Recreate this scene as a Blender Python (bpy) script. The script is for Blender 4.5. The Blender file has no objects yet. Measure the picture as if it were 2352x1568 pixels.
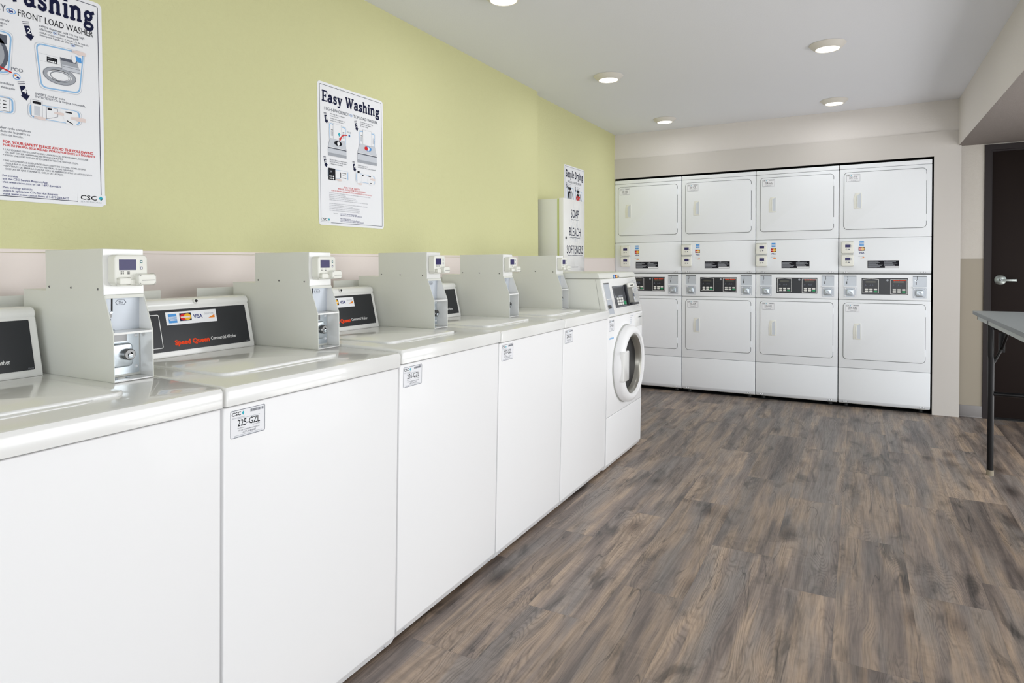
import bpy, bmesh, math, random
from mathutils import Vector, Matrix
random.seed(7)
C = bpy.context.scene.collection
# ------------------------------------------------------------------ camera
sc = bpy.context.scene
CAM = Vector((1.3312, 0.0, 1.2864)); YAW, PITCH, ROLL = 0.49995, -0.02218, -0.00574
F_PX, CY = 1457.55, 636.7
s_, c_ = math.sin(YAW), math.cos(YAW)
fw = Vector((-s_*math.cos(PITCH), c_*math.cos(PITCH), math.sin(PITCH)))
rt = Vector((c_, s_, 0)); up = rt.cross(fw)
r2 = math.cos(ROLL)*rt + math.sin(ROLL)*up; u2 = -math.sin(ROLL)*rt + math.cos(ROLL)*up
cd = bpy.data.cameras.new('camera'); cam = bpy.data.objects.new('camera', cd); C.objects.link(cam)
cam.matrix_world = Matrix(((r2.x, u2.x, -fw.x, CAM.x), (r2.y, u2.y, -fw.y, CAM.y), (r2.z, u2.z, -fw.z, CAM.z), (0, 0, 0, 1)))
cd.sensor_width = 36; cd.lens = 36*F_PX/2352; cd.shift_y = -(784-CY)/2352; cd.clip_start = .05; cd.clip_end = 60
sc.camera = cam
# ------------------------------------------------------------------ light
W = bpy.data.worlds.new('world'); sc.world = W; W.use_nodes = True
bg = W.node_tree.nodes['Background']; bg.inputs[0].default_value = (.91, .965, 1.0, 1); bg.inputs[1].default_value = 1.78
def area(name, loc, target, sx, sy, power, col=(1, 1, 1)):
    l = bpy.data.lights.new(name, 'AREA'); l.shape = 'RECTANGLE'; l.size = sx; l.size_y = sy; l.energy = power; l.color = col
    o = bpy.data.objects.new(name, l); C.objects.link(o); o.location = loc
    o.rotation_euler = (Vector(target)-Vector(loc)).to_track_quat('-Z', 'Y').to_euler(); return o
area('fill_right', (3.3, 3.3, 1.45), (0, 3.1, .9), 3.6, 1.1, 43)  # added fill light on the open right side, no window there
area('fill_rear', (1.8, -2.3, 1.2), (1.2, 5, 1.4), 2.6, 1.6, 4)  # added weak fill from behind the camera, no entrance modelled
area('ceiling_fill', (3.5, 4.4, .3), (1.2, 4.6, 2.6), 2.6, .8, 23)  # unseen up-light added to brighten the far ceiling
area('ceiling_fill_near', (2.4, -.4, .8), (1.3, 2.6, 2.6), 1.2, .8, 18)  # second added up-light, for the ceiling near the camera
vs = sc.view_settings; vs.view_transform = 'Standard'; vs.look = 'None'; vs.gamma = 1; vs.use_curve_mapping = False; vs.exposure = 0.0
# ------------------------------------------------------------------ materials
def lin(c):
    return tuple(((v/255)/12.92 if v/255 <= .04045 else ((v/255+.055)/1.055)**2.4) for v in c) + (1,)
MATS = {}
def mat(name, rgb, rough=.5, metal=0, coat=0, bump=None, vary=0, emit=0, spec=.5):
    m = bpy.data.materials.new(name); m.use_nodes = True; nt = m.node_tree; b = nt.nodes['Principled BSDF']
    b.inputs['Base Color'].default_value = lin(rgb); b.inputs['Roughness'].default_value = rough; b.inputs['Metallic'].default_value = metal
    b.inputs['Specular IOR Level'].default_value = spec; b.inputs['Coat Weight'].default_value = coat; b.inputs['Coat Roughness'].default_value = .04
    if emit:
        b.inputs['Emission Color'].default_value = lin(rgb); b.inputs['Emission Strength'].default_value = emit
    tc = nt.nodes.new('ShaderNodeTexCoord')
    if vary:
        n = nt.nodes.new('ShaderNodeTexNoise'); n.inputs['Scale'].default_value = 3; n.inputs['Detail'].default_value = 5
        mx = nt.nodes.new('ShaderNodeMixRGB'); mx.blend_type = 'MULTIPLY'; mx.inputs[0].default_value = vary
        mx.inputs[1].default_value = lin(rgb); nt.links.new(tc.outputs['Object'], n.inputs['Vector']); nt.links.new(n.outputs['Fac'], mx.inputs[2]); nt.links.new(mx.outputs[0], b.inputs['Base Color'])
    if bump:
        kind, scale, strength = bump
        bp = nt.nodes.new('ShaderNodeBump'); bp.inputs['Strength'].default_value = strength; bp.inputs['Distance'].default_value = .004
        n = nt.nodes.new('ShaderNodeTexNoise'); n.inputs['Scale'].default_value = scale; n.inputs['Detail'].default_value = 4
        nt.links.new(tc.outputs['Object'], n.inputs['Vector'])
        if kind == 'knock':     # trowelled plaster: flat islands with soft ridges
            n.inputs['Distortion'].default_value = 1.2
            r = nt.nodes.new('ShaderNodeValToRGB'); r.color_ramp.elements[0].position = .44; r.color_ramp.elements[1].position = .56
            nt.links.new(n.outputs['Fac'], r.inputs[0]); nt.links.new(r.outputs[0], bp.inputs['Height'])
        else:
            nt.links.new(n.outputs['Fac'], bp.inputs['Height'])
        nt.links.new(bp.outputs[0], b.inputs['Normal'])
    MATS[name] = m; return m
mat('enamel', (238, 238, 236), .22, coat=.5)
mat('enamel_dryer', (241, 244, 248), .5, coat=.0)
mat('powder_white', (246, 246, 247), .42, coat=.1)
mat('plastic', (236, 236, 228), .35)
mat('enamel_matte', (224, 225, 218), .38)
mat('dark', (10, 10, 11), .6)
mat('seam', (95, 97, 98), .6)
mat('decal_black', (34, 36, 42), .3)
mat('decal_grey', (70, 72, 76), .35)
mat('white_ink', (240, 240, 240), .5, spec=.08)
mat('paper', (242, 243, 247), .45, spec=.25)
mat('red_ink', (214, 48, 50), .5, spec=.08)
mat('orange_ink', (245, 78, 40), .5, spec=.08)
mat('navy_ink', (26, 30, 62), .5, spec=.08)
mat('grey_ink', (96, 100, 112), .5, spec=.08)
mat('light_ink', (168, 172, 180), .5, spec=.08)
mat('pale_ink', (206, 210, 218), .5, spec=.08)
mat('black_ink', (32, 32, 38), .5, spec=.08)
mat('blue_ink', (88, 158, 226), .5, spec=.08)
mat('sky_ink', (150, 192, 232), .5, spec=.08)
mat('cyan_ink', (60, 176, 196), .5, spec=.08)
mat('visa_ink', (44, 52, 120), .5, spec=.08)
mat('yellow_ink', (246, 188, 60), .5, spec=.08)
mat('tangerine_ink', (240, 140, 50), .5, spec=.08)
mat('skin_ink', (232, 216, 212), .5, spec=.08)
mat('screen', (36, 27, 92), .35)
mat('lcd', (74, 74, 66), .25)
mat('teal', (40, 110, 110), .4)
mat('green_key', (34, 150, 96), .4)
mat('key', (228, 228, 224), .4)
mat('steel', (196, 204, 210), .28, metal=.85)
mat('steel_dark', (120, 120, 120), .25, metal=1)
mat('brushed', (150, 156, 153), .32, metal=.9)
mat('zinc', (200, 206, 214), .45, metal=.35)
mat('steel_strip', (150, 146, 150), .5)
mat('green_wall', (214, 213, 163), .75, bump=('knock', 44, .22))
mat('wainscot', (236, 225, 219), .5, bump=('n', 60, .05))
mat('ceiling_paint', (238, 240, 246), .85, bump=('n', 120, .15))
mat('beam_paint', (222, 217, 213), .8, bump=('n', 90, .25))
mat('soffit_shade', (126, 118, 113), .85, bump=('knock', 85, .35))  # beam colour darkened to hold the shade of its underside
mat('surround_paint', (203, 198, 193), .6, bump=('n', 90, .08))
mat('plaster', (202, 196, 188), .8, bump=('knock', 90, .3))
mat('taupe', (158, 149, 134), .6)
mat('baseboard_grey', (132, 128, 127), .5)
mat('door_brown', (32, 24, 22), .6, bump=('n', 14, .1), spec=.15)
mat('frame_brown', (42, 36, 37), .5, spec=.25)
mat('laminate', (158, 164, 166), .4, vary=.12)
mat('laminate_edge', (118, 124, 128), .5)
mat('apron', (176, 184, 184), .45)
mat('black_metal', (12, 11, 13), .35, spec=.3)
mat('rubber_beige', (140, 130, 112), .6)
mat('lamp_trim', (226, 222, 214), .5)
mat('lens', (255, 248, 236), .5, emit=2.6)
mat('grey_strip', (186, 188, 184), .4)
mat('pocket', (208, 214, 222), .4)
mat('splash', (218, 226, 238), .5)
mat('green_strip', (196, 206, 140), .5)
mat('gasket', (24, 24, 26), .35)
mat('ring_grey', (150, 148, 140), .3, metal=.6)
mat('drum', (52, 52, 54), .25, metal=.7)
m = mat('door_glass', (18, 18, 20), .05); m.node_tree.nodes['Principled BSDF'].inputs['Transmission Weight'].default_value = .75

# floor: every plank face carries its own random number and its own coordinates
def floor_material():
    m = bpy.data.materials.new('vinyl_planks'); m.use_nodes = True; nt = m.node_tree; N = nt.nodes; L = nt.links; b = N['Principled BSDF']
    at = N.new('ShaderNodeAttribute'); at.attribute_name = 'plank'
    uv = N.new('ShaderNodeUVMap'); uv.uv_map = 'plank_uv'
    def math_(op, a, b_=None, c=None):
        n = N.new('ShaderNodeMath'); n.operation = op
        for i, v in enumerate((a, b_, c)):
            if v is None: continue
            if isinstance(v, (int, float)): n.inputs[i].default_value = v
            else: L.new(v, n.inputs[i])
        return n.outputs[0]
    sep = N.new('ShaderNodeSeparateXYZ'); L.new(uv.outputs[0], sep.inputs[0])
    off = math_('MULTIPLY', at.outputs['Fac'], 53.0)
    def coords(sx, sy, k=1.0):
        c = N.new('ShaderNodeCombineXYZ'); L.new(math_('MULTIPLY', sep.outputs[0], sx), c.inputs[0]); L.new(math_('MULTIPLY', sep.outputs[1], sy), c.inputs[1]); L.new(math_('MULTIPLY', off, k), c.inputs[2]); return c.outputs[0]
    def noise(vec, scale, detail=5, dist=0, rough=.55):
        n = N.new('ShaderNodeTexNoise'); n.inputs['Scale'].default_value = scale; n.inputs['Detail'].default_value = detail; n.inputs['Distortion'].default_value = dist; n.inputs['Roughness'].default_value = rough; L.new(vec, n.inputs['Vector']); return n.outputs['Fac']
    def ramp(v, stops):
        r = N.new('ShaderNodeValToRGB'); e = r.color_ramp.elements
        e[0].position, e[0].color = stops[0][0], stops[0][1]; e[1].position, e[1].color = stops[-1][0], stops[-1][1]
        for p, c in stops[1:-1]:
            x = e.new(p); x.color = c
        L.new(v, r.inputs[0]); return r.outputs[0]
    def mix(mode, f, a, b_):
        n = N.new('ShaderNodeMixRGB'); n.blend_type = mode
        for i, v in enumerate((f, a, b_)):
            if isinstance(v, (int, float)): n.inputs[i].default_value = v
            elif isinstance(v, tuple): n.inputs[i].default_value = v
            else: L.new(v, n.inputs[i])
        return n.outputs[0]
    g = lambda v: (v, v, v, 1)
    warp = noise(coords(3, 2.2, 7.0), 1.0, 3)
    wx = math_('MULTIPLY_ADD', warp, .026, sep.outputs[0])
    def wcoords(sx, sy, k=1.0):
        c = N.new('ShaderNodeCombineXYZ'); L.new(math_('MULTIPLY', wx, sx), c.inputs[0]); L.new(math_('MULTIPLY', sep.outputs[1], sy), c.inputs[1]); L.new(math_('MULTIPLY', off, k), c.inputs[2]); return c.outputs[0]
    # sawn strips of different tone run the length of each plank
    broad = noise(wcoords(10, .8), 1.0, 4, .1)
    base = ramp(broad, [(.30, lin((96, 86, 82))), (.40, lin((128, 115, 108))), (.48, lin((152, 136, 125))), (.56, lin((182, 159, 138))), (.64, lin((164, 146, 131))), (.74, lin((126, 117, 113)))])
    cool = noise(wcoords(9, 1.2, 1.7), 1.0, 3, .2)
    base = mix('MIX', ramp(cool, [(.46, g(0)), (.62, g(.7))]), base, lin((142, 135, 131)))
    # fine grain following the warp
    fine = noise(wcoords(230, 6, .6), 1.0, 5, .3, .65)
    base = mix('MULTIPLY', .85, base, ramp(fine, [(.3, g(.66)), (.5, g(.97)), (.72, g(1.12))]))
    mid = noise(wcoords(48, 2.2, .8), 1.0, 4, .3)
    base = mix('MULTIPLY', .7, base, ramp(mid, [(.32, g(.62)), (.5, g(1.0)), (.7, g(1.1))]))
    # cathedral figure and growth rings, in patches
    v1 = noise(coords(9, 1.5, 1.1), 1.0, 1)
    rings = math_('FRACT', math_('MULTIPLY', v1, 34))
    tri = math_('ABSOLUTE', math_('SUBTRACT', rings, .5))
    msk = noise(coords(5, 1.4, 2.3), 1.0, 2)
    base = mix('MULTIPLY', ramp(msk, [(.50, g(0)), (.60, g(.62))]), base, ramp(tri, [(.05, g(.56)), (.28, g(1.04))]))
    # cross-cut saw haze
    saw = noise(coords(9, 46, .9), 1.0, 3, .2)
    sm_ = noise(coords(4, 2.5, 8.0), 1.0, 2)
    base = mix('MULTIPLY', ramp(sm_, [(.45, g(.05)), (.6, g(.42))]), base, ramp(saw, [(.38, g(.76)), (.58, g(1.05))]))
    # dark cracks
    cr = noise(wcoords(12, 1.1, 3.1), 1.0, 2, .6, .5)
    crk = ramp(math_('ABSOLUTE', math_('SUBTRACT', cr, .5)), [(.0, g(1)), (.010, g(0))])
    cm = noise(coords(6, 1.7, 4.0), 1.0, 2)
    base = mix('MULTIPLY', math_('MULTIPLY', crk, ramp(cm, [(.50, g(0)), (.58, g(.85))])), base, g(.30))
    # knots
    v = N.new('ShaderNodeTexVoronoi'); v.inputs['Scale'].default_value = 1.0; v.inputs['Randomness'].default_value = 1.0; L.new(wcoords(4.6, 2.0, 5.0), v.inputs['Vector'])
    kn = ramp(v.outputs['Distance'], [(.02, g(1)), (.13, g(.45)), (.26, g(0))])
    kring = math_('FRACT', math_('MULTIPLY', v.outputs['Distance'], 26)); kr = ramp(kring, [(.2, g(.55)), (.6, g(1))])
    base = mix('MULTIPLY', kn, base, mix('MULTIPLY', 1.0, lin((132, 118, 112)), kr))
    # weathered dark patches
    dk = noise(wcoords(9, 2.4, 6.0), 1.0, 6, .9, .62)
    base = mix('MULTIPLY', .95, base, ramp(dk, [(.34, g(.42)), (.44, g(.88)), (.5, g(1.0))]))
    # plank to plank
    base = mix('MULTIPLY', 1.0, base, ramp(at.outputs['Fac'], [(0, g(.72)), (1, g(1.0))]))
    # joints
    ax = math_('ABSOLUTE', math_('SUBTRACT', sep.outputs[0], .127)); ex = math_('GREATER_THAN', ax, .1265)
    ay = math_('ABSOLUTE', math_('SUBTRACT', sep.outputs[1], .525)); ey = math_('GREATER_THAN', ay, .5244)
    base = mix('MULTIPLY', math_('MULTIPLY', math_('MAXIMUM', ex, ey), .35), base, g(.3))
    L.new(base, b.inputs['Base Color'])
    L.new(ramp(fine, [(.3, g(.5)), (.7, g(.36))]), b.inputs['Roughness'])
    bp = N.new('ShaderNodeBump'); bp.inputs['Strength'].default_value = .12; bp.inputs['Distance'].default_value = .002; L.new(fine, bp.inputs['Height']); L.new(bp.outputs[0], b.inputs['Normal'])
    MATS['floor'] = m
floor_material()

# ------------------------------------------------------------------ mesh builder
TEXT_CACHE = {}
def text_tris(body, bold=0.0):
    k = (body, bold)
    if k in TEXT_CACHE: return TEXT_CACHE[k]
    cu = bpy.data.curves.new('t', 'FONT'); cu.body = body; cu.size = 1; cu.resolution_u = 2; cu.offset = bold; cu.fill_mode = 'FRONT'
    o = bpy.data.objects.new('t', cu); C.objects.link(o)
    bpy.context.view_layer.update()
    me = bpy.data.meshes.new_from_object(o.evaluated_get(bpy.context.evaluated_depsgraph_get()))
    vs_ = [(v.co.x, v.co.y) for v in me.vertices]; fs = [tuple(p.vertices) for p in me.polygons]
    bpy.data.objects.remove(o); bpy.data.curves.remove(cu); bpy.data.meshes.remove(me)
    xs = [v[0] for v in vs_] or [0]; w = (min(xs), max(xs))
    TEXT_CACHE[k] = (vs_, fs, w); return TEXT_CACHE[k]

class Frame:      # a plane: origin, u axis, v axis, normal
    def __init__(s, o, u, v):
        s.o, s.u, s.v = Vector(o), Vector(u).normalized(), Vector(v).normalized(); s.n = s.u.cross(s.v)
    def p(s, u, v, n=0): return s.o + s.u*u + s.v*v + s.n*n
    def sub(s, u, v, n=0): return Frame(s.p(u, v, n), s.u, s.v)

class MB:
    def __init__(s): s.k = 0; s.v = []; s.f = []; s.m = []; s.names = []; s.sm = []
    def mi(s, name):
        if name not in s.names: s.names.append(name)
        return s.names.index(name)
    def add(s, verts, faces, m, smooth=False):
        b = len(s.v); s.v += [tuple(x) for x in verts]; k = s.mi(m)
        for f in faces: s.f.append(tuple(b+i for i in f)); s.m.append(k); s.sm.append(smooth)
        return s
    def add_bm(s, bm, m, smooth=False):
        bm.verts.index_update(); s.add([v.co[:] for v in bm.verts], [[v.index for v in f.verts] for f in bm.faces], m, smooth); bm.free(); return s
    def box(s, a, b, m, bev=0, seg=2):
        x0, x1 = sorted((a[0], b[0])); y0, y1 = sorted((a[1], b[1])); z0, z1 = sorted((a[2], b[2]))
        bm = bmesh.new(); bmesh.ops.create_cube(bm, size=1)
        for v in bm.verts: v.co = Vector((x0 if v.co.x < 0 else x1, y0 if v.co.y < 0 else y1, z0 if v.co.z < 0 else z1))
        if bev: bmesh.ops.bevel(bm, geom=bm.edges[:], offset=bev, segments=seg, affect='EDGES', profile=.5)
        return s.add_bm(bm, m, bool(bev))
    def prism(s, pts, fr, n0, n1, m, bev=0, seg=2, smooth=None):   # polygon in a frame, extruded along its normal
        bm = bmesh.new(); a = [bm.verts.new(fr.p(u, v, n0)) for u, v in pts]; b = [bm.verts.new(fr.p(u, v, n1)) for u, v in pts]
        k = len(pts); bm.faces.new(list(reversed(a))); bm.faces.new(b)
        for i in range(k): bm.faces.new((a[i], a[(i+1) % k], b[(i+1) % k], b[i]))
        bmesh.ops.recalc_face_normals(bm, faces=bm.faces[:])
        if bev: bmesh.ops.bevel(bm, geom=[e for e in bm.edges], offset=bev, segments=seg, affect='EDGES', profile=.5)
        return s.add_bm(bm, m, bool(bev) if smooth is None else smooth)
    def poly(s, pts, fr, n, m): return s.add([fr.p(u, v, n) for u, v in pts], [tuple(range(len(pts)))], m)
    def rect(s, fr, u0, v0, u1, v1, n, m): return s.poly([(u0, v0), (u1, v0), (u1, v1), (u0, v1)], fr, n, m)
    def outline(s, pts, t, fr, n, m):      # closed polygon drawn as a line of width t
        k = len(pts); cx = sum(p[0] for p in pts)/k; cy = sum(p[1] for p in pts)/k; ins = []
        for i in range(k):
            p0, p1, p2 = Vector(pts[i-1]), Vector(pts[i]), Vector(pts[(i+1) % k]); d1 = (p1-p0).normalized(); d2 = (p2-p1).normalized()
            nn = Vector((-(d1+d2).y, (d1+d2).x)).normalized(); c = max(.3, nn.dot(Vector((-d1.y, d1.x)))); ins.append(p1+nn*t/c)
        V = [fr.p(*p, n) for p in pts]+[fr.p(p.x, p.y, n) for p in ins]
        return s.add(V, [(i, (i+1) % k, k+(i+1) % k, k+i) for i in range(k)], m)
    def disc(s, fr, cu, cv, ru, rv, n, m, seg=20): return s.poly([(cu+ru*math.cos(2*math.pi*i/seg), cv+rv*math.sin(2*math.pi*i/seg)) for i in range(seg)], fr, n, m)
    def ring(s, fr, cu, cv, ru, rv, t, n, m, seg=28): return s.outline([(cu+ru*math.cos(2*math.pi*i/seg), cv+rv*math.sin(2*math.pi*i/seg)) for i in range(seg)], t, fr, n, m)
    def line(s, pts, t, fr, n, m):         # open stroke
        for (a, b) in zip(pts, pts[1:]):
            a, b = Vector(a), Vector(b); d = (b-a)
            if d.length < 1e-9: continue
            d = d.normalized()*t/2; q = Vector((-d.y, d.x)); e = d*.5; s.k = (s.k+1) % 12
            s.poly([tuple(a-q-e), tuple(b-q+e), tuple(b+q+e), tuple(a+q-e)], fr, n+s.k*2e-5, m)
        return s
    def cyl(s, p0, p1, r0, r1, m, seg=20, caps=True):
        p0, p1 = Vector(p0), Vector(p1); d = (p1-p0).normalized(); a = d.orthogonal().normalized(); b = d.cross(a)
        V = []
        for p, r in ((p0, r0), (p1, r1)):
            for i in range(seg):
                t = 2*math.pi*i/seg; V.append(p+a*r*math.cos(t)+b*r*math.sin(t))
        s.add(V, [(i, (i+1) % seg, seg+(i+1) % seg, seg+i) for i in range(seg)], m, True)
        if caps: s.add(V[:seg], [tuple(reversed(range(seg)))], m); s.add(V[seg:], [tuple(range(seg))], m)
        return s
    def lathe(s, fr, prof, m, seg=48, close=False):    # prof: (radius, n) about the frame origin
        V = []; k = len(prof)
        for i in range(seg):
            t = 2*math.pi*i/seg
            for r, n in prof: V.append(fr.p(r*math.cos(t), r*math.sin(t), n))
        F = []
        for i in range(seg):
            j = (i+1) % seg
            for q in range(k-1): F.append((i*k+q, j*k+q, j*k+q+1, i*k+q+1))
        return s.add(V, F, m, True)
    def tube(s, pts, r, m, seg=12):
        pts = [Vector(p) for p in pts]
        for a, b in zip(pts, pts[1:]): s.cyl(a, b, r, r, m, seg)
        for p in pts[1:-1]:
            bm = bmesh.new(); bmesh.ops.create_uvsphere(bm, u_segments=seg, v_segments=8, radius=r)
            for v in bm.verts: v.co += p
            s.add_bm(bm, m, True)
        return s
    def text(s, body, fr, u, v, size, n, m, align='L', bold=0, width=None, sx=1):
        vs_, fs, (w0, w1) = text_tris(body, bold)
        kx = size*sx if width is None else width/max(1e-6, w1-w0)
        o = {'L': w0, 'C': (w0+w1)/2, 'R': w1}[align]
        return s.add([fr.p(u+(x-o)*kx, v+y*size, n) for x, y in vs_], fs, m)
    def build(s, name, parent=None):
        me = bpy.data.meshes.new(name); me.from_pydata(s.v, [], s.f)
        for k in s.names: me.materials.append(MATS[k])
        me.polygons.foreach_set('material_index', s.m); me.polygons.foreach_set('use_smooth', s.sm)
        me.update()
        if any(s.sm):
            try: me.set_sharp_from_angle(angle=math.radians(40))
            except Exception: pass
        o = bpy.data.objects.new(name, me); C.objects.link(o)
        if parent is not None: o.parent = parent
        return o
def rrect(u0, v0, u1, v1, r, seg=5):
    out = []
    for cx, cy, a0 in ((u1-r, v0+r, -90), (u1-r, v1-r, 0), (u0+r, v1-r, 90), (u0+r, v0+r, 180)):
        for i in range(seg+1):
            t = math.radians(a0+90*i/seg); out.append((cx+r*math.cos(t), cy+r*math.sin(t)))
    return out
def tag(o, label, cat, group=None):
    o['label'] = label; o['category'] = cat
    if group: o['group'] = group
    return o
def thing(name, label, cat, loc=(0, 0, 0), group=None):
    o = bpy.data.objects.new(name, None); C.objects.link(o); o.location = loc; o.empty_display_size = .1
    return tag(o, label, cat, group)
def struct(mb, name):
    o = mb.build(name); o['kind'] = 'structure'; return o
def copy_tree(o, parent=None, skip=()):
    c = o.copy(); C.objects.link(c); c.parent = parent
    for ch in list(o.children):
        if ch.name.split('.')[0] in skip: continue
        copy_tree(ch, c, skip)
    return c
PX = lambda o: Frame(o, (0, 1, 0), (0, 0, 1))      # faces +X : u = +Y
PNY = lambda o: Frame(o, (1, 0, 0), (0, 0, 1))     # faces -Y : u = +X

# ------------------------------------------------------------------ slab-serif lettering for the sign titles
def arc(cx, cy, rx, ry, a0, a1, k=8): return [(cx+rx*math.cos(math.radians(a0+(a1-a0)*i/k)), cy+ry*math.sin(math.radians(a0+(a1-a0)*i/k))) for i in range(k+1)]
T1, T2 = .155, .085
def hs(x, y, w=.24): return ([(x-w/2+.02, y), (x+w/2-.02, y)], T2)
GLY = {
 'E': (.62, [([(.14, 0), (.14, .7)], T1), hs(.12, .03), hs(.12, .67), ([(.14, .03), (.55, .03), (.55, .2)], T2), ([(.14, .67), (.53, .67), (.53, .52)], T2), ([(.14, .36), (.4, .36)], T2), ([(.4, .28), (.4, .45)], T2)]),
 'W': (.98, [([(.12, .67), (.3, .03)], T1), ([(.3, .03), (.48, .6)], T2), ([(.46, .64), (.64, .03)], T1), ([(.64, .03), (.84, .67)], T2), hs(.12, .67), hs(.46, .67), hs(.84, .67)]),
 'S': (.56, [(arc(.28, .52, .17, .15, 20, 200)+[(.16, .42), (.38, .3)]+arc(.28, .19, .18, .16, 30, -170), T1*.95), ([(.46, .52), (.46, .68)], T2), ([(.1, .02), (.1, .2)], T2)]),
 'D': (.7, [([(.15, 0), (.15, .7)], T1), hs(.13, .03), hs(.13, .67), ([(.15, .67)]+arc(.3, .35, .27, .32, 80, -80)+[(.15, .03)], T1*.85)]),
 'a': (.56, [(arc(.24, .36, .13, .1, 170, 20)+[(.37, .3), (.37, .08)], T1), (arc(.22, .14, .14, .12, 60, 330), T1*.85), ([(.37, .05), (.5, .03)], T2), ([(.24, .27), (.37, .27)], T2)]),
 's': (.46, [(arc(.22, .36, .12, .1, 20, 200)+[(.13, .29), (.31, .2)]+arc(.22, .13, .13, .11, 30, -170), T1*.85), ([(.35, .34), (.35, .48)], T2), ([(.08, .02), (.08, .14)], T2)]),
 'y': (.56, [([(.12, .46), (.29, .03)], T1), ([(.45, .46), (.25, -.1), (.16, -.17), (.08, -.15)], T2), hs(.12, .46), hs(.45, .46, .2), ([(.07, -.13), (.1, -.13)], T1*.8)]),
 'h': (.62, [([(.15, 0), (.15, .72)], T1), hs(.15, .03), ([(.03, .69), (.15, .69)], T2), ([(.18, .38)]+arc(.31, .34, .13, .12, 120, 0)+[(.44, .03)], T1*.95), hs(.45, .03, .22)]),
 'i': (.32, [([(.16, 0), (.16, .46)], T1), hs(.16, .03), ([(.04, .44), (.16, .44)], T2), ([(.16, .6), (.16, .66)], T1*1.1)]),
 'n': (.62, [([(.15, 0), (.15, .46)], T1), hs(.15, .03), ([(.03, .44), (.15, .44)], T2), ([(.18, .38)]+arc(.31, .34, .13, .12, 120, 0)+[(.44, .03)], T1*.95), hs(.45, .03, .22)]),
 'm': (.9, [([(.15, 0), (.15, .46)], T1), hs(.15, .03), ([(.03, .44), (.15, .44)], T2), ([(.18, .38)]+arc(.3, .34, .12, .12, 120, 0)+[(.42, .03)], T1*.95), hs(.43, .03, .2), ([(.46, .38)]+arc(.59, .34, .12, .12, 120, 0)+[(.71, .03)], T1*.95), hs(.73, .03, .22)]),
 'g': (.56, [(arc(.25, .3, .14, .13, 0, 360, 14), T1*.8), ([(.36, .4), (.5, .46)], T1*.8), ([(.14, .17), (.12, .08), (.2, .04)], T2*1.2), (arc(.26, -.07, .18, .11, 0, 360, 14), T1*.75)]),
 'p': (.62, [([(.15, -.22), (.15, .46)], T1), hs(.15, -.19), ([(.03, .44), (.15, .44)], T2), (arc(.32, .23, .14, .2, 130, -130), T1*.85)]),
 'l': (.32, [([(.16, 0), (.16, .72)], T1), hs(.16, .03), ([(.04, .69), (.16, .69)], T2)]),
 'e': (.52, [([(.12, .25), (.4, .25)], T2), (arc(.25, .24, .15, .2, 0, 310, 12), T1*.85)]),
 'r': (.46, [([(.15, 0), (.15, .46)], T1), hs(.15, .03), ([(.03, .44), (.15, .44)], T2), ([(.18, .34), (.28, .44), (.38, .42), (.4, .36)], T1*.85)]),
 ' ': (.32, [])}
def slab(mb, body, fr, u, v, size, n, m, width=None):
    tot = sum(GLY[c][0] for c in body); kx = size if width is None else width/tot; x = u
    for ch in body:
        w, st = GLY[ch]
        for pts, t in st:
            for a, b in zip(pts, pts[1:]):
                a, b = Vector(a), Vector(b); d = (b-a)
                if d.length < 1e-6: continue
                d = d.normalized()*t/2; q = Vector((-d.y, d.x)); e = d*.45
                mb.k = (mb.k+1) % 40; mb.poly([(x+p.x*kx, v+p.y*size) for p in (a-q-e, b-q+e, b+q+e, a+q-e)], fr, n+mb.k*2e-5, m)
        x += w*kx

# ------------------------------------------------------------------ room
ZC = 2.608; YB = 6.31; W1, W2, YSTEP = -.850, -.898, 4.42
# floor, plank by plank in one mesh
def build_floor():
    V, F, A, UV = [], [], [], []
    ph = {0: 0.0, 1: .31, 2: .845, 3: .59, 4: .17, 5: .76, 6: .996}
    for k in range(-5, 44):
        x0 = .245+.254*k; p = ph.get(k, (k*.377) % 1.05)
        j = -8
        while True:
            y0 = p+1.05*j
            if y0 > 7.2: break
            if y0 > -6.5:
                r = random.random(); b = len(V)
                V += [(x0, y0, 0), (x0+.254, y0, 0), (x0+.254, y0+1.05, 0), (x0, y0+1.05, 0)]; F.append((b, b+1, b+2, b+3)); A.append(r)
                UV += [(0, 0), (.254, 0), (.254, 1.05), (0, 1.05)]
            j += 1
    me = bpy.data.meshes.new('floor'); me.from_pydata(V, [], F)
    at = me.attributes.new('plank', 'FLOAT', 'FACE'); at.data.foreach_set('value', A)
    uv = me.uv_layers.new(name='plank_uv')
    for i, q in enumerate(UV): uv.data[i].uv = q
    me.materials.append(MATS['floor']); me.update()
    o = bpy.data.objects.new('floor', me); C.objects.link(o); o['kind'] = 'structure'
build_floor()
struct(MB().box((-1.05, -2.4, ZC), (4.2, 7.2, ZC+.1), 'ceiling_paint'), 'ceiling')
# left wall: green plaster in two planes
wl = MB(); wl.box((W1-.2, -2.4, 0), (W1, YSTEP, ZC), 'green_wall'); wl.box((W1-.2, YSTEP, 0), (W2, 7.2, ZC), 'green_wall')
struct(wl, 'wall_left')
wa = MB()
for x, ya, yb in ((W1, -2.4, YSTEP), (W2, YSTEP, YB+.02)):
    wa.box((x, ya, 0), (x+.004, yb, 1.326), 'wainscot'); wa.box((x, ya, 1.3275), (x+.006, yb, 1.337), 'wainscot')
struct(wa, 'trim_1')
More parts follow.
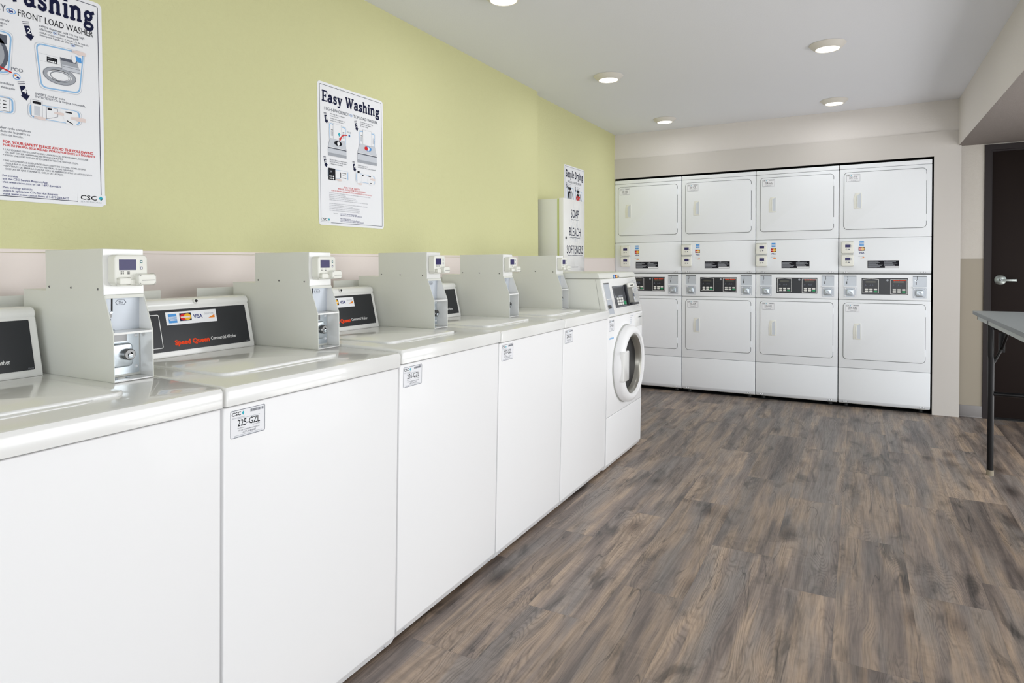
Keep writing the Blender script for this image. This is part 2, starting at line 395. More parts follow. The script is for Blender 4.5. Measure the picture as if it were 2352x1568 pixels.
# back wall above, surround boards, alcove
struct(MB().box((W2-.1, YB+.02, 2.2), (2.05, YB+.12, ZC), 'beam_paint'), 'wall_back')
sb = MB(); sb.prism([(W2, 2.152), (1.876, 2.152), (1.876, 0), (2.062, 0), (2.062, 2.352), (W2, 2.352)], PNY((0, YB+.02, 0)), 0, .016, 'surround_paint')
struct(sb, 'trim_2')
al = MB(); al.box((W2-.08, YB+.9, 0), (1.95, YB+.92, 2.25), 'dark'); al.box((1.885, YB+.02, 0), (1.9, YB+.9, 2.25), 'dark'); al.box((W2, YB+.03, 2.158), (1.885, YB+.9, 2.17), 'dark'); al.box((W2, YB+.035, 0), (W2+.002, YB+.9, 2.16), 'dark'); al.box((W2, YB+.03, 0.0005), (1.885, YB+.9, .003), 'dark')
struct(al, 'trim_3')
# dropped beam at the right, door wall below it
XS, ZS = 2.045, 2.228
be = MB(); fr = PNY((0, 0, 0))
be.box((XS, -2.4, ZS), (4.2, YB+.20, ZC), 'beam_paint')
be.rect(Frame((0, 0, ZS), (1, 0, 0), (0, -1, 0)), XS+.0005, -(YB+.20), 4.2, 2.4, .0006, 'soffit_shade')  # underside sheet with the shade put into its colour
struct(be, 'trim_4')
YD = 6.362
wr = MB(); wr.box((2.02, YD, 1.303), (2.262, YD+.15, ZS), 'plaster'); wr.box((2.02, YD-.001, 0), (2.262, YD+.15, 1.303), 'taupe'); wr.box((3.14, YD, 0), (4.2, YD+.15, ZS), 'plaster'); wr.box((2.262, YD, 2.18), (3.14, YD+.15, ZS), 'plaster')
struct(wr, 'wall_right')
bb = MB(); bb.box((2.066, YD-.008, .001), (2.222, YD-.001, .098), 'baseboard_grey', .002); bb.box((2.066, YD-.016, .001), (2.222, YD-.001, .012), 'baseboard_grey', .002)
struct(bb, 'baseboard_right')
# door
dr = MB()
dr.prism([(2.222, 0), (2.264, 0), (2.264, 2.176), (3.18, 2.176), (3.18, 0), (3.222, 0), (3.222, 2.219), (2.222, 2.219)], PNY((0, YD-.012, 0)), 0, -.10, 'frame_brown')
dr.prism([(2.264, 0), (2.276, 0), (2.276, 2.164), (3.168, 2.164), (3.168, 0), (3.18, 0), (3.18, 2.176), (2.264, 2.176)], PNY((0, YD+.012, 0)), 0, -.07, 'frame_brown')
dr.box((2.27, YD+.03, .012), (3.174, YD+.074, 2.171), 'door_brown', .001)
dr.box((2.264, YD-.01, 0.0005), (3.18, YD+.08, .008), 'dark')
dobj = struct(dr, 'door_1')
lv = MB(); f = PNY((2.336, YD+.03, 1.129))
lv.lathe(f, [(0, .014), (.012, .0145), (.012, .012), (.030, .010), (.040, .004), (.041, 0)], 'brushed', 32)
lv.cyl(f.p(0, 0, .008), f.p(0, 0, .05), .011, .010, 'brushed'); lv.lathe(f.sub(0, 0, .05), [(0, .004), (.006, .003), (.009, 0)], 'steel', 20)
lv.box(f.p(-.008, -.010, .036), f.p(.098, .008, .048), 'brushed', .003)
lv.box(f.p(.092, -.011, .02), f.p(.102, .009, .048), 'brushed', .003)
lo = lv.build('door_handle', dobj)
# ceiling lamps
LAMP_G = 'round flush ceiling lights'
names_l = {(0, 1): ('round ceiling light nearest the camera, cut by the top edge of the photo', -.207, 2.747),
           (0, 2): ('round ceiling light over the washer aisle, middle of the left row', -.232, 4.304),
           (0, 3): ('round ceiling light at the far end of the left row, nearest the green wall corner', -.246, 5.845),
           (1, 2): ('round ceiling light in the right row, the nearer and larger of its two', 1.158, 4.344),
           (1, 3): ('round ceiling light in the right row, the farther one before the dryers', 1.148, 5.869)}
proto = None
for key, (lab, x, y) in names_l.items():
    if proto is None:
        proto = thing('ceiling_light', lab, 'ceiling light', (x, y, ZC), LAMP_G)
        fd = Frame((0, 0, 0), (1, 0, 0), (0, -1, 0))      # normal points down
        MB().lathe(fd, [(.1, -.001), (.104, .002), (.1, .006), (.074, .030), (.069, .032), (.066, .030), (.066, .022)], 'lamp_trim', 48).build('trim_ring', proto)
        MB().lathe(fd, [(0, .034), (.03, .0335), (.05, .032), (.066, .029)], 'lens', 40).build('lens', proto)
        ld = bpy.data.lights.new('lamp_glow', 'AREA'); ld.shape = 'DISK'; ld.size = .12; ld.energy = 1.8; ld.color = (.97, .985, 1)
        lg_ = bpy.data.objects.new('lamp_glow', ld); C.objects.link(lg_); lg_.parent = proto; lg_.location = (0, 0, -.036)
    else:
        o = copy_tree(proto); o.location = (x, y, ZC); o['label'] = lab

# ------------------------------------------------------------------ small printed pieces
def sticker(mb, fr, code, w=.103, h=.069, n=.0006, red=1):
    mb.prism(rrect(0, 0, w, h, .005), fr, 0, n, 'paper')
    mb.outline(rrect(.0006, .0006, w-.0006, h-.0006, .0045), .0012, fr, n+.0002, 'grey_ink')
    q = n+.0003
    mb.text('CSC', fr, .004, h-.014, .0125, q, 'black_ink', bold=.02, width=.026)
    mb.poly([(.033, h-.010), (.0365, h-.005), (.040, h-.010), (.0365, h-.0155)], fr, q, 'cyan_ink')
    mb.text('SERVICEWORKS', fr, .005, h-.021, .0042, q, 'light_ink', width=.036)
    random.seed(code); x = w*.56
    while x < w-.006:
        t = random.choice((.0006, .001, .0016)); mb.rect(fr, x, h-.012, x+t, h-.005, q, 'grey_ink'); x += t+random.choice((.0007, .0012))
    mb.rect(fr, w*.2, h-.0232, w*.84, h-.0224, q, 'light_ink')
    mb.text(code, fr, w*.52, h*.40, .0235, q, 'black_ink', 'C', width=.066, bold=.006)
    mb.text('For Service:', fr, w*.2, h*.31, .0042, q, 'grey_ink'); mb.text('Para servicio:', fr, w*.84, h*.33, .0042, q, 'grey_ink', 'R')
    mb.text('visit our website www.cscsw.com', fr, w*.52, h*.22, .0058, q, 'grey_ink', 'C', width=.064)
    mb.text('1-877-264-6622', fr, w*.52, h*.12, .0068, q, 'grey_ink', 'C', width=.042)
    mb.rect(fr, .01, h*.075, w-.01, h*.087, q, 'light_ink'); mb.rect(fr, .01, h*.035, w-.01, h*.045, q, 'light_ink')
def amex(mb, f, u, v, w, h, n):
    mb.rect(f, u, v, u+w, v+h, n, 'blue_ink')
    for a, b in ((.50, .56), (.40, .45), (.62, .68)): mb.rect(f, u+w*.04, v+h*a, u+w, v+h*b, n+.0002, 'white_ink')
    mb.rect(f, u+w*.2, v+h*.26, u+w, v+h*.32, n+.0002, 'white_ink')
def mcard(mb, f, u, v, w, h, n):
    mb.rect(f, u, v, u+w, v+h, n, 'navy_ink'); r = h*.44
    mb.disc(f, u+w*.33, v+h/2, w*.30, r, n+.0002, 'red_ink'); mb.disc(f, u+w*.67, v+h/2, w*.30, r, n+.0003, 'yellow_ink')
    mb.rect(f, u+w*.08, v+h*.38, u+w*.88, v+h*.58, n+.0004, 'skin_ink')
def visa(mb, f, u, v, w, h, n): mb.text('VISA', f, u, v, h*1.35, n, 'visa_ink', width=w, bold=.03)
def disco(mb, f, u, v, w, h, n):
    mb.text('DISCOVER', f, u+w*.05, v+h*.55, h*.34, n, 'light_ink', width=w*.88)
    mb.poly([(u+w*.35, v+h*.05), (u+w, v+h*.05), (u+w, v+h*.5)], f, n, 'tangerine_ink')

# ------------------------------------------------------------------ top-load washer
WW = .661
def front_panel(mb, y0, y1, zb, zt, m='powder_white', xt=0.0, xb=-.025):
    # sheet: leans back towards the floor, rolled edges, inward lip at the bottom
    bm = bmesh.new(); g = .002
    P = [(xt, zt), (xb, zb+.003), (xb-.016, .013), (-.06, .013), (-.06, zt)]
    a = [bm.verts.new((x, y0+g, z)) for x, z in P]; b = [bm.verts.new((x, y1-g, z)) for x, z in P]; k = len(P)
    bm.faces.new(a); bm.faces.new(list(reversed(b)))
    for i in range(k): bm.faces.new((a[i], b[i], b[(i+1) % k], a[(i+1) % k]))
    bmesh.ops.recalc_face_normals(bm, faces=bm.faces[:])
    ed = [e for e in bm.edges if all(v.co.x > -.04 for v in e.verts) and min(v.co.z for v in e.verts) > .02]
    bmesh.ops.bevel(bm, geom=ed, offset=.004, segments=3, affect='EDGES', profile=.5)
    mb.add_bm(bm, m, True)
    for y in (y0+.05, y1-.05):      # screw tabs in the lip
        f = Frame((xb-.0080, y, zb-.0115), (0, 1, 0), (.49, 0, .87))
        mb.poly([(-.013, -.008), (.013, -.008), (.007, .007), (-.007, .007)], f, .0012, 'paper'); mb.disc(f, 0, -.002, .003, .003, .0018, 'dark', 8)
    return mb
def washer():
    t = thing('top_load_washer', '', 'washing machine', (0, 0, 0))
    W = WW
    b = MB(); b.box((-.70, .002, .028), (-.045, W-.002, .955), 'enamel', .004); b.box((-.69, .01, .0195), (-.06, W-.01, .03), 'dark')
    b.box((-.060, .006, .004), (-.054, W-.006, .0355), 'dark'); b.build('cabinet', t)
    front_panel(MB(), 0, W, .039, .942).build('front_panel', t)
    for y in (.07, W-.07):
        for x in (-.12, -.63): MB().cyl((x, y, 0.0), (x, y, .03), .02, .016, 'dark', 14).build('levelling_foot', t)
    # top deck with rolled front lip; falls slightly to the front
    d = MB(); P = [(.010, .947), (.012, .983), (.006, .9925), (-.006, .9945), (-.27, 1.0), (-.70, 1.0), (-.70, .955), (-.03, .955), (-.03, .946)]
    bm = bmesh.new(); a = [bm.verts.new((x, .0015, z)) for x, z in P]; c = [bm.verts.new((x, W-.0015, z)) for x, z in P]; k = len(P)
    bm.faces.new(a); bm.faces.new(list(reversed(c)))
    for i in range(k): bm.faces.new((a[i], c[i], c[(i+1) % k], a[(i+1) % k]))
    bmesh.ops.recalc_face_normals(bm, faces=bm.faces[:])
    ends = [e for e in bm.edges if abs(e.verts[0].co.y-e.verts[1].co.y) < 1e-6 and max(v.co.z for v in e.verts) > .95]
    bmesh.ops.bevel(bm, geom=ends, offset=.006, segments=3, affect='EDGES', profile=.5)
    d.add_bm(bm, 'enamel', True); d.build('top_deck', t)
    # lid: thin raised plate with a turned-down finger lip
    l = MB(); fz = Frame((0, 0, .996), (0, 1, 0), (-1, 0, 0)); fz = Frame((0, 0, 1.0), (1, 0, 0), (0, 1, 0))
    Y0, Y1 = .085, .505; X0, X1 = -.50, -.108
    pts = [(p[0], p[1]) for p in rrect(X0, Y0, X1, Y1, .03, 6)]
    l.prism(pts, Frame((0, 0, .993), (1, 0, 0), (0, 1, 0)), 0, .0125, 'enamel', .004, 3)
    l.prism([(X1-.02, Y0+.05), (X1+.014, Y0+.09), (X1+.018, Y0+.12), (X1+.018, Y1-.12), (X1+.014, Y1-.09), (X1-.02, Y1-.05)], Frame((0, 0, .992), (1, 0, 0), (0, 1, 0)), 0, .007, 'enamel', .0025, 2)
    l.build('lid', t)
    # sloped control console
    c = MB(); y0, y1 = .012, .539
    P = [(-.545, 1.0005), (-.546, 1.012), (-.5775, 1.150), (-.580, 1.153), (-.577, 1.160), (-.579, 1.168), (-.586, 1.176), (-.600, 1.179), (-.68, 1.178), (-.68, 1.0005)]
    bm = bmesh.new(); a = [bm.verts.new((x, y0, z)) for x, z in P]; cc = [bm.verts.new((x, y1, z)) for x, z in P]; k = len(P)
    bm.faces.new(a); bm.faces.new(list(reversed(cc)))
    for i in range(k): bm.faces.new((a[i], cc[i], cc[(i+1) % k], a[(i+1) % k]))
    bmesh.ops.recalc_face_normals(bm, faces=bm.faces[:])
    ends = [e for e in bm.edges if abs(e.verts[0].co.y-e.verts[1].co.y) < 1e-6 and max(v.co.z for v in e.verts) > 1.005 and max(v.co.x for v in e.verts) > -.61]
    bmesh.ops.bevel(bm, geom=ends, offset=.005, segments=3, affect='EDGES', profile=.5)
    c.add_bm(bm, 'enamel', True)
    con = c.build('control_console', t)
    f = Frame((-.546, 0, 1.012), (0, 1, 0), (-.0315, 0, .138))
    p = MB(); p.prism(rrect(.03, .006, .520, .137, .003), f, .0003, .0015, 'decal_black')
    p.outline(rrect(.05, .018, .205, .124, .006), .0022, f, .0018, 'white_ink')
    p.text('Speed Queen', f, .243, .024, .021, .0018, 'orange_ink', width=.122, bold=.05)
    p.text('Commercial Washer', f, .370, .027, .0165, .0018, 'white_ink', width=.098, bold=.008)
    p.text('SQ 118', f, .505, .009, .004, .0018, 'light_ink')
    p.build('display_decal', con)
    p = MB(); p.prism([(.226, .088), (.403, .088), (.403, .129), (.226, .129)], f, .0018, .0022, 'paper')
    amex(p, f, .234, .094, .028, .029, .0025); mcard(p, f, .272, .098, .040, .025, .0025); visa(p, f, .319, .104, .033, .013, .0025); disco(p, f, .358, .100, .038, .024, .0025)
    p.build('card_sticker', con)
    k_ = MB(); k_.cyl((-.573, .335, 1.169), (-.580, .335, 1.171), .0045, .0045, 'dark', 14); k_.lathe(Frame((-.5775, .335, 1.168), (0, 1, 0), (-.2, 0, 1)), [(.004, .0025), (.0075, .003), (.009, 0)], 'enamel', 20); k_.build('bolt_hole', con)
    # plates behind
    MB().box((-.722, .0, .96), (-.718, .306, 1.203), 'enamel_matte', .0015).build('back_plate', t)
    MB().box((-.722, .439, .96), (-.718, W, 1.205), 'enamel_matte', .0015).build('back_plate', t)
    MB().box((-.722, 0, .5), (-.70, W, .96), 'enamel_matte').build('back_panel', t)
    # coin meter case: folded sheet sides, open front in two bays
    ya, yb = .557, .657; th = .0022
    side = [(-.257, 1.0), (-.257, 1.121), (-.292, 1.212), (-.30, 1.214), (-.68, 1.224), (-.68, 1.0)]
    b = MB()
    fs = Frame((0, 0, 0), (1, 0, 0), (0, 0, 1))       # normal -Y
    b.prism(side, fs, -ya, -(ya+th), 'enamel_matte', .0006, 1, False); b.prism(side, fs, -(yb-th), -yb, 'enamel_matte', .0006, 1, False)
    b.box((-.68, ya+th, 1.0), (-.675, yb-th, 1.222), 'enamel_matte')
    b.prism([(-.292, 1.205), (-.292, 1.213), (-.68, 1.2235), (-.68, 1.2205), (-.30, 1.2105), (-.30, 1.205)], fs, -(ya+th), -(yb-th), 'enamel_matte')
    b.box((-.257, ya+th, 1.0005), (-.42, yb-th, 1.0035), 'enamel')
    b.box((-.34, yb-th-.0006, 1.004), (-.2575, yb-th-.0001, 1.1165), 'enamel')
    b.prism([(-.2575, 1.1165), (-.2575, 1.1215), (-.34, 1.1235), (-.34, 1.1205), (-.262, 1.1165)], fs, -(ya+th), -(yb-th), 'enamel')   # shelf
    case = b.build('coin_meter_case', t)
    # upper bay: coin drop plate
    p = MB(); f = Frame((-.313, ya+th, 1.123), (0, 1, 0), (.02, 0, .5))
    p.prism([(0, 0), (yb-ya-2*th, 0), (yb-ya-2*th, .087), (0, .087)], f, -.002, 0, 'zinc')
    p.prism([(-.330, 1.1235), (-.2585, 1.1235), (-.2935, 1.2085), (-.330, 1.2085)], Frame((0, 0, 0), (1, 0, 0), (0, 0, 1)), -(yb-th-.0007), -(yb-th-.0002), 'enamel')
    p.rect(f, .0235, .048, .0275, .087, .0006, 'dark'); p.rect(f, .0185, .004, .0235, .030, .0006, 'dark')
    p.outline([(.034, .070), (.039, .064), (.056, .064), (.061, .070), (.056, .077), (.039, .077)][::1], .0008, f, .0008, 'grey_ink'); p.text('25¢', f, .0475, .0675, .008, .0008, 'grey_ink', 'C')
    p.cyl(f.p(.016, .039, 0), f.p(.016, .039, .010), .006, .0055, 'steel_dark', 14); p.line([(.026, .047), (.018, .040)], .005, f, .001, 'steel')
    p.build('coin_slide_plate', case)
    MB().lathe(Frame((-.298, ya+.016, 1.1245), (1, 0, 0), (0, 1, 0)), [(.0, .001), (.006, .0012), (.009, .003), (.0095, .0015), (.0095, 0)], 'steel', 20).build('coin_return_cup', case)
    # lower bay: vault door with lock
    f = Frame((-.314, ya+th, 1.004), (0, 1, 0), (0, 0, 1)); w_ = yb-ya-2*th
    p = MB(); p.box(f.p(0, 0, -.004), f.p(w_, .116, 0), 'enamel_matte')
    p.prism(rrect(.002, .006, .093, .112, .002), f, 0, .002, 'steel'); p.rect(f, .03, .090, .062, .109, .0023, 'steel_dark')
    for v in (.022, .102): p.lathe(f.sub(.085, v, .002), [(0, .003), (.003, .0028), (.0048, 0)], 'paper', 14)
    p.build('vault_door', case)
    lk = MB(); lk.prism(rrect(.012, .026, .068, .086, .012), f, .002, .020, 'steel', .004, 3)
    lk.lathe(f.sub(.052, .058, .020), [(0, .010), (.006, .010), (.0065, .014), (.0125, .014), (.0145, .012), (.0145, 0)], 'steel_dark', 28)
    lk.box(f.p(.047, .048, .030), f.p(.058, .060, .037), 'steel', .002); lk.rect(f, .0495, .054, .0555, .0557, .0374, 'dark')
    lk.build('lock', case)
    for yy in (.02, .05): MB().lathe(Frame((-.29, ya+th+yy, 1.0035), (1, 0, 0), (0, 1, 0)), [(0, .003), (.004, .0026), (.0055, 0)], 'steel', 14).build('screw', case)
    # card reader housing on top
    b = MB(); b.box((-.562, ya-.0005, 1.2225), (-.2965, yb+.0005, 1.328), 'enamel_matte', .0012, 1)
    b.prism([(-.562, 1.2185), (-.2965, 1.2125), (-.2965, 1.2235), (-.562, 1.2235)], fs, -(ya-.0005), -(yb+.0005), 'enamel_matte')
    b.box((-.2965, ya, 1.214), (-.2945, yb, 1.3275), 'enamel', .0008, 1)
    for x, z in ((-.545, 1.232), (-.44, 1.2305), (-.318, 1.228)):
        b.lathe(Frame((x, ya-.0005, z), (1, 0, 0), (0, 0, 1)), [(0, .0016), (.002, .0014), (.0032, 0)], 'steel_dark', 12)
    hs_ = b.build('card_reader_housing', t)
    f = Frame((-.2945, ya+.006, 1.235), (0, 1, 0), (0, 0, 1))
    r = MB(); r.prism(rrect(.004, .004, .086, .078, .010), f, 0, .032, 'plastic', .004, 3)
    r.prism(rrect(.008, .0, .082, .03, .008), f, 0, .024, 'plastic', .003, 2)
    q = .0325
    r.rect(f, .014, .040, .056, .066, q, 'screen')
    r.rect(f, .066, .057, .0725, .0645, q, 'teal'); r.rect(f, .0672, .0595, .0712, .0625, q+.0002, 'paper')
    r.rect(f, .066, .041, .0725, .0485, q, 'screen'); r.rect(f, .0675, .043, .071, .0465, q+.0002, 'paper')
    for a, b_ in ((.018, .030), (.0225, .030), (.018, .0345), (.0225, .0345)): r.rect(f, a, b_, a+.0025, b_+.0025, q, 'black_ink')
    r.rect(f, .034, .0345, .040, .0362, q, 'black_ink'); r.rect(f, .034, .030, .040, .0317, q, 'black_ink')
    rd = r.build('card_reader', hs_)
    # forked card slot lip in front
    r2_ = MB()
    r2_.prism(rrect(.008, .004, .036, .021, .003), f, .031, .046, 'plastic', .003, 2)
    r2_.prism(rrect(.052, .002, .098, .030, .006), f, .026, .050, 'plastic', .004, 2)
    r2_.prism(rrect(.030, .0035, .062, .017, .002), f, .030, .036, 'plastic', .002, 2)
    r2_.rect(f, .060, .0135, .094, .0147, .0503, 'dark'); r2_.build('card_slot', hs_)
    return t
LAB = {
 0: ('white top-load washer at the left edge of the photo, cut off by the frame', None, .328, 0),
 1: ('white top-load washer with sticker 225-GZL and its whole card-logo console showing', '225-GZL', .993, 0),
 2: ('white top-load washer with sticker 226-GZL, the third along from the left edge', '226-GZL', 1.658, .008),
 3: ('white top-load washer with sticker 227-GZL, between the 226 and 228 machines', '227-GZL', 2.323, .005),
 4: ('white top-load washer right beside the front-loading washer', '228-GZL', 2.988, .004)}
proto = washer()
for i, (lab, code, y, dz) in LAB.items():
    o = proto if i == 0 else copy_tree(proto)
    o.location = (0, y, dz); o['label'] = lab; o['group'] = 'row of top-load washers'
    if code:
        ft = Frame((-.0002, .019, .868), (0, 1, 0), (.0277, 0, 1)); mb = MB()
        sticker(mb, Frame((-.0018, .019, .863), (0, 1, 0), (.0277, 0, 1)), code, n=.0006); mb.build('number_sticker', o)

# ------------------------------------------------------------------ front-load washer
def front_loader():
    Y0 = 3.655; W = .706
    t = thing('front_load_washer', 'white front-loading washer with round dark glass door at the end of the row', 'washing machine', (0, Y0, 0))
    b = MB(); b.box((-.70, .002, .03), (-.03, W-.002, .955), 'enamel_matte', .004); b.box((-.69, .01, .02), (-.07, W-.01, .03), 'dark'); b.box((-.062, .006, .006), (-.056, W-.006, .04), 'dark')
    b.build('cabinet', t)
    for y in (.07, W-.07):
        for x in (-.13, -.63): MB().cyl((x, y, 0.0), (x, y, .03), .02, .016, 'dark', 14).build('levelling_foot', t)
    # faces
    def sheet(za, zb, xa, xb, name, lip=False, zl=None):
        bm = bmesh.new(); P = [(xb, zb), (xa, za), (-.07, za), (-.07, zb)]
        a = [bm.verts.new((x, .0015, z)) for x, z in P]; c = [bm.verts.new((x, W-.0015, z)) for x, z in P]
        bm.faces.new(a); bm.faces.new(list(reversed(c)))
        for i in range(4): bm.faces.new((a[i], c[i], c[(i+1) % 4], a[(i+1) % 4]))
        bmesh.ops.recalc_face_normals(bm, faces=bm.faces[:])
        bmesh.ops.bevel(bm, geom=[e for e in bm.edges if all(v.co.x > -.05 for v in e.verts)], offset=.004, segments=3, affect='EDGES', profile=.5)
        m_ = MB(); m_.add_bm(bm, 'powder_white', True); return m_
    front_panel(MB(), 0, W, .039, .334, 'powder_white', -.013, -.020).build('lower_panel', t)
    sheet(.337, .948, -.0135, -.006, 'front').build('front_panel', t)
    # control head: sloped face, cap along the top
    c = MB(); fs = Frame((0, 0, 0), (1, 0, 0), (0, 0, 1))
    c.prism([(-.008, .951), (-.058, 1.186), (-.70, 1.186), (-.70, .955), (-.05, .951)], fs, -.0015, -(W-.0015), 'enamel_matte', .003, 2)
    c.prism([(-.0565, 1.188), (-.062, 1.213), (-.073, 1.222), (-.70, 1.226), (-.70, 1.188)], fs, -.0012, -(W-.0012), 'enamel_matte', .004, 3)
    c.line([(-.083, 1.183), (-.046, .958)], .0012, fs, .0006, 'seam')
    hd = c.build('control_head', t)
    f = Frame((-.008, 0, .951), (0, 1, 0), (-.050, 0, .235))
    MB().prism(rrect(.006, .004, W-.006, .236, .01), f, .0002, .003, 'enamel', .0012, 2).build('fascia', hd)
    # coin bays
    p = MB()
    for v0, v1 in ((.112, .214), (.016, .108)):
        p.prism(rrect(.04, v0, .135, v1, .003), f, .003, .0036, 'zinc'); p.outline(rrect(.038, v0-.002, .137, v1+.002, .003), .003, f, .0052, 'enamel')
    p.rect(f, .04, .205, .135, .214, .0039, 'seam'); p.cyl(f.p(.055, .062, .0036), f.p(.055, .062, .02), .012, .011, 'steel_dark', 18); p.rect(f, .088, .05, .098, .06, .004, 'dark')
    p.build('coin_bay', hd)
    k = MB(); k.prism(rrect(.185, .048, .40, .188, .004), f, .003, .005, 'decal_grey'); q = .0054
    k.outline(rrect(.189, .052, .396, .184, .003), .002, f, q, 'light_ink'); k.rect(f, .21, .13, .36, .172, q, 'decal_black')
    for i in range(5): k.rect(f, .26+.018*i, .117, .271+.018*i, .124, q, 'light_ink')
    k.rect(f, .2, .112, .208, .128, q, 'light_ink')
    for r in range(3):
        for cc in range(3): k.prism(rrect(.225+.042*cc, .063+.0175*r, .258+.042*cc, .077+.0175*r, .004), f, .0052, .007, 'key')
    k.prism(rrect(.352, .062, .39, .085, .004), f, .0052, .007, 'green_key'); k.build('keypad', hd)
    k = MB(); k.prism(rrect(.405, .05, .425, .19, .003), f, .003, .022, 'decal_black', .002, 2)
    k.prism([(.425, .058), (.55, .058), (.55, .182), (.425, .182)], f, .003, .012, 'ring_grey', .002, 2)
    k.prism([(.42, .048), (.57, .048), (.565, .062), (.425, .066)], f, .003, .035, 'decal_black', .002, 2)
    k.prism(rrect(.43, .168, .56, .196, .004), f, .003, .030, 'plastic', .003, 2); k.rect(f, .47, .178, .53, .184, .0305, 'dark')
    k.build('card_reader', hd)
    k = MB()
    for i in range(13): k.rect(f, .615, .035+.0145*i, .615+.02+.035*((i*7) % 3)/2, .041+.0145*i, .0034, 'light_ink')
    for v in (.105, .075): k.rect(f, .575, v, .597, v+.022, .0034, 'grey_ink' if v > .1 else 'pale_ink')
    k.outline([(.565, .02), (.69, .02), (.69, .215), (.565, .215)], .001, f, .0033, 'pale_ink'); k.build('instruction_decal', hd)
    f2 = Frame((-.0565, 0, 1.188), (0, 1, 0), (-.0055, 0, .025)); k = MB()
    amex(k, f2, .25, -.004, .028, .024, .0036); mcard(k, f2, .285, -.002, .036, .021, .0036); visa(k, f2, .328, .003, .03, .011, .0036); k.build('card_sticker', hd)
    # drawer, stickers
    f3 = Frame((-.0062, 0, .948), (0, 1, 0), (.0123, 0, 1))
    d = MB(); d.prism(rrect(.535, -.10, .690, -.012, .006), f3, -.003, .006, 'enamel', .002, 2); d.rect(f3, .60, -.040, .67, -.033, .0065, 'seam'); d.build('detergent_drawer', t)
    d = MB(); sticker(d, f3.sub(.03, -.085, .0003), '229-GZL', .088, .07); d.build('number_sticker', t)
    d = MB(); d.rect(f3, .036, -.135, .115, -.125, .0006, 'sky_ink')
    for i in range(5): d.rect(f3, .44, -.02-.012*i, .44+.07*(1 if i == 0 else .35), -.015-.012*i, .0006, 'pale_ink')
    d.build('small_decal', t)
    # door: fat white ring, grey inner ring, dark bowl, square latch grip
    fd = Frame((-.008, .348, .630), (0, 1, 0), (.0123, 0, 1))
    dr_ = MB(); dr_.lathe(fd, [(.246, -.004), (.250, .010), (.249, .034), (.242, .048), (.228, .058), (.212, .062), (.200, .058), (.193, .046)], 'powder_white', 72)
    door = dr_.build('door', t)
    MB().lathe(fd, [(.1935, .047), (.186, .050), (.176, .042), (.170, .030), (.163, .004)], 'ring_grey', 72).build('inner_ring', door)
    g = MB(); g.lathe(fd, [(.0, .0025), (.06, .004), (.12, .0075), (.165, .012), (.168, .008), (.12, .003), (0, -.001)], 'gasket', 60); g.build('glass_bowl', door)
    h = MB(); h.prism(rrect(-.236, -.088, -.128, .102, .012), fd, .040, .067, 'enamel', .006, 3); h.build('door_handle', door)
    MB().lathe(Frame(fd.p(0, 0, 0), fd.u, fd.v), [(.255, -.002), (.252, .004), (.248, .004)], 'grey_strip', 72).build('gasket_ring', door)
    return t
front_loader()

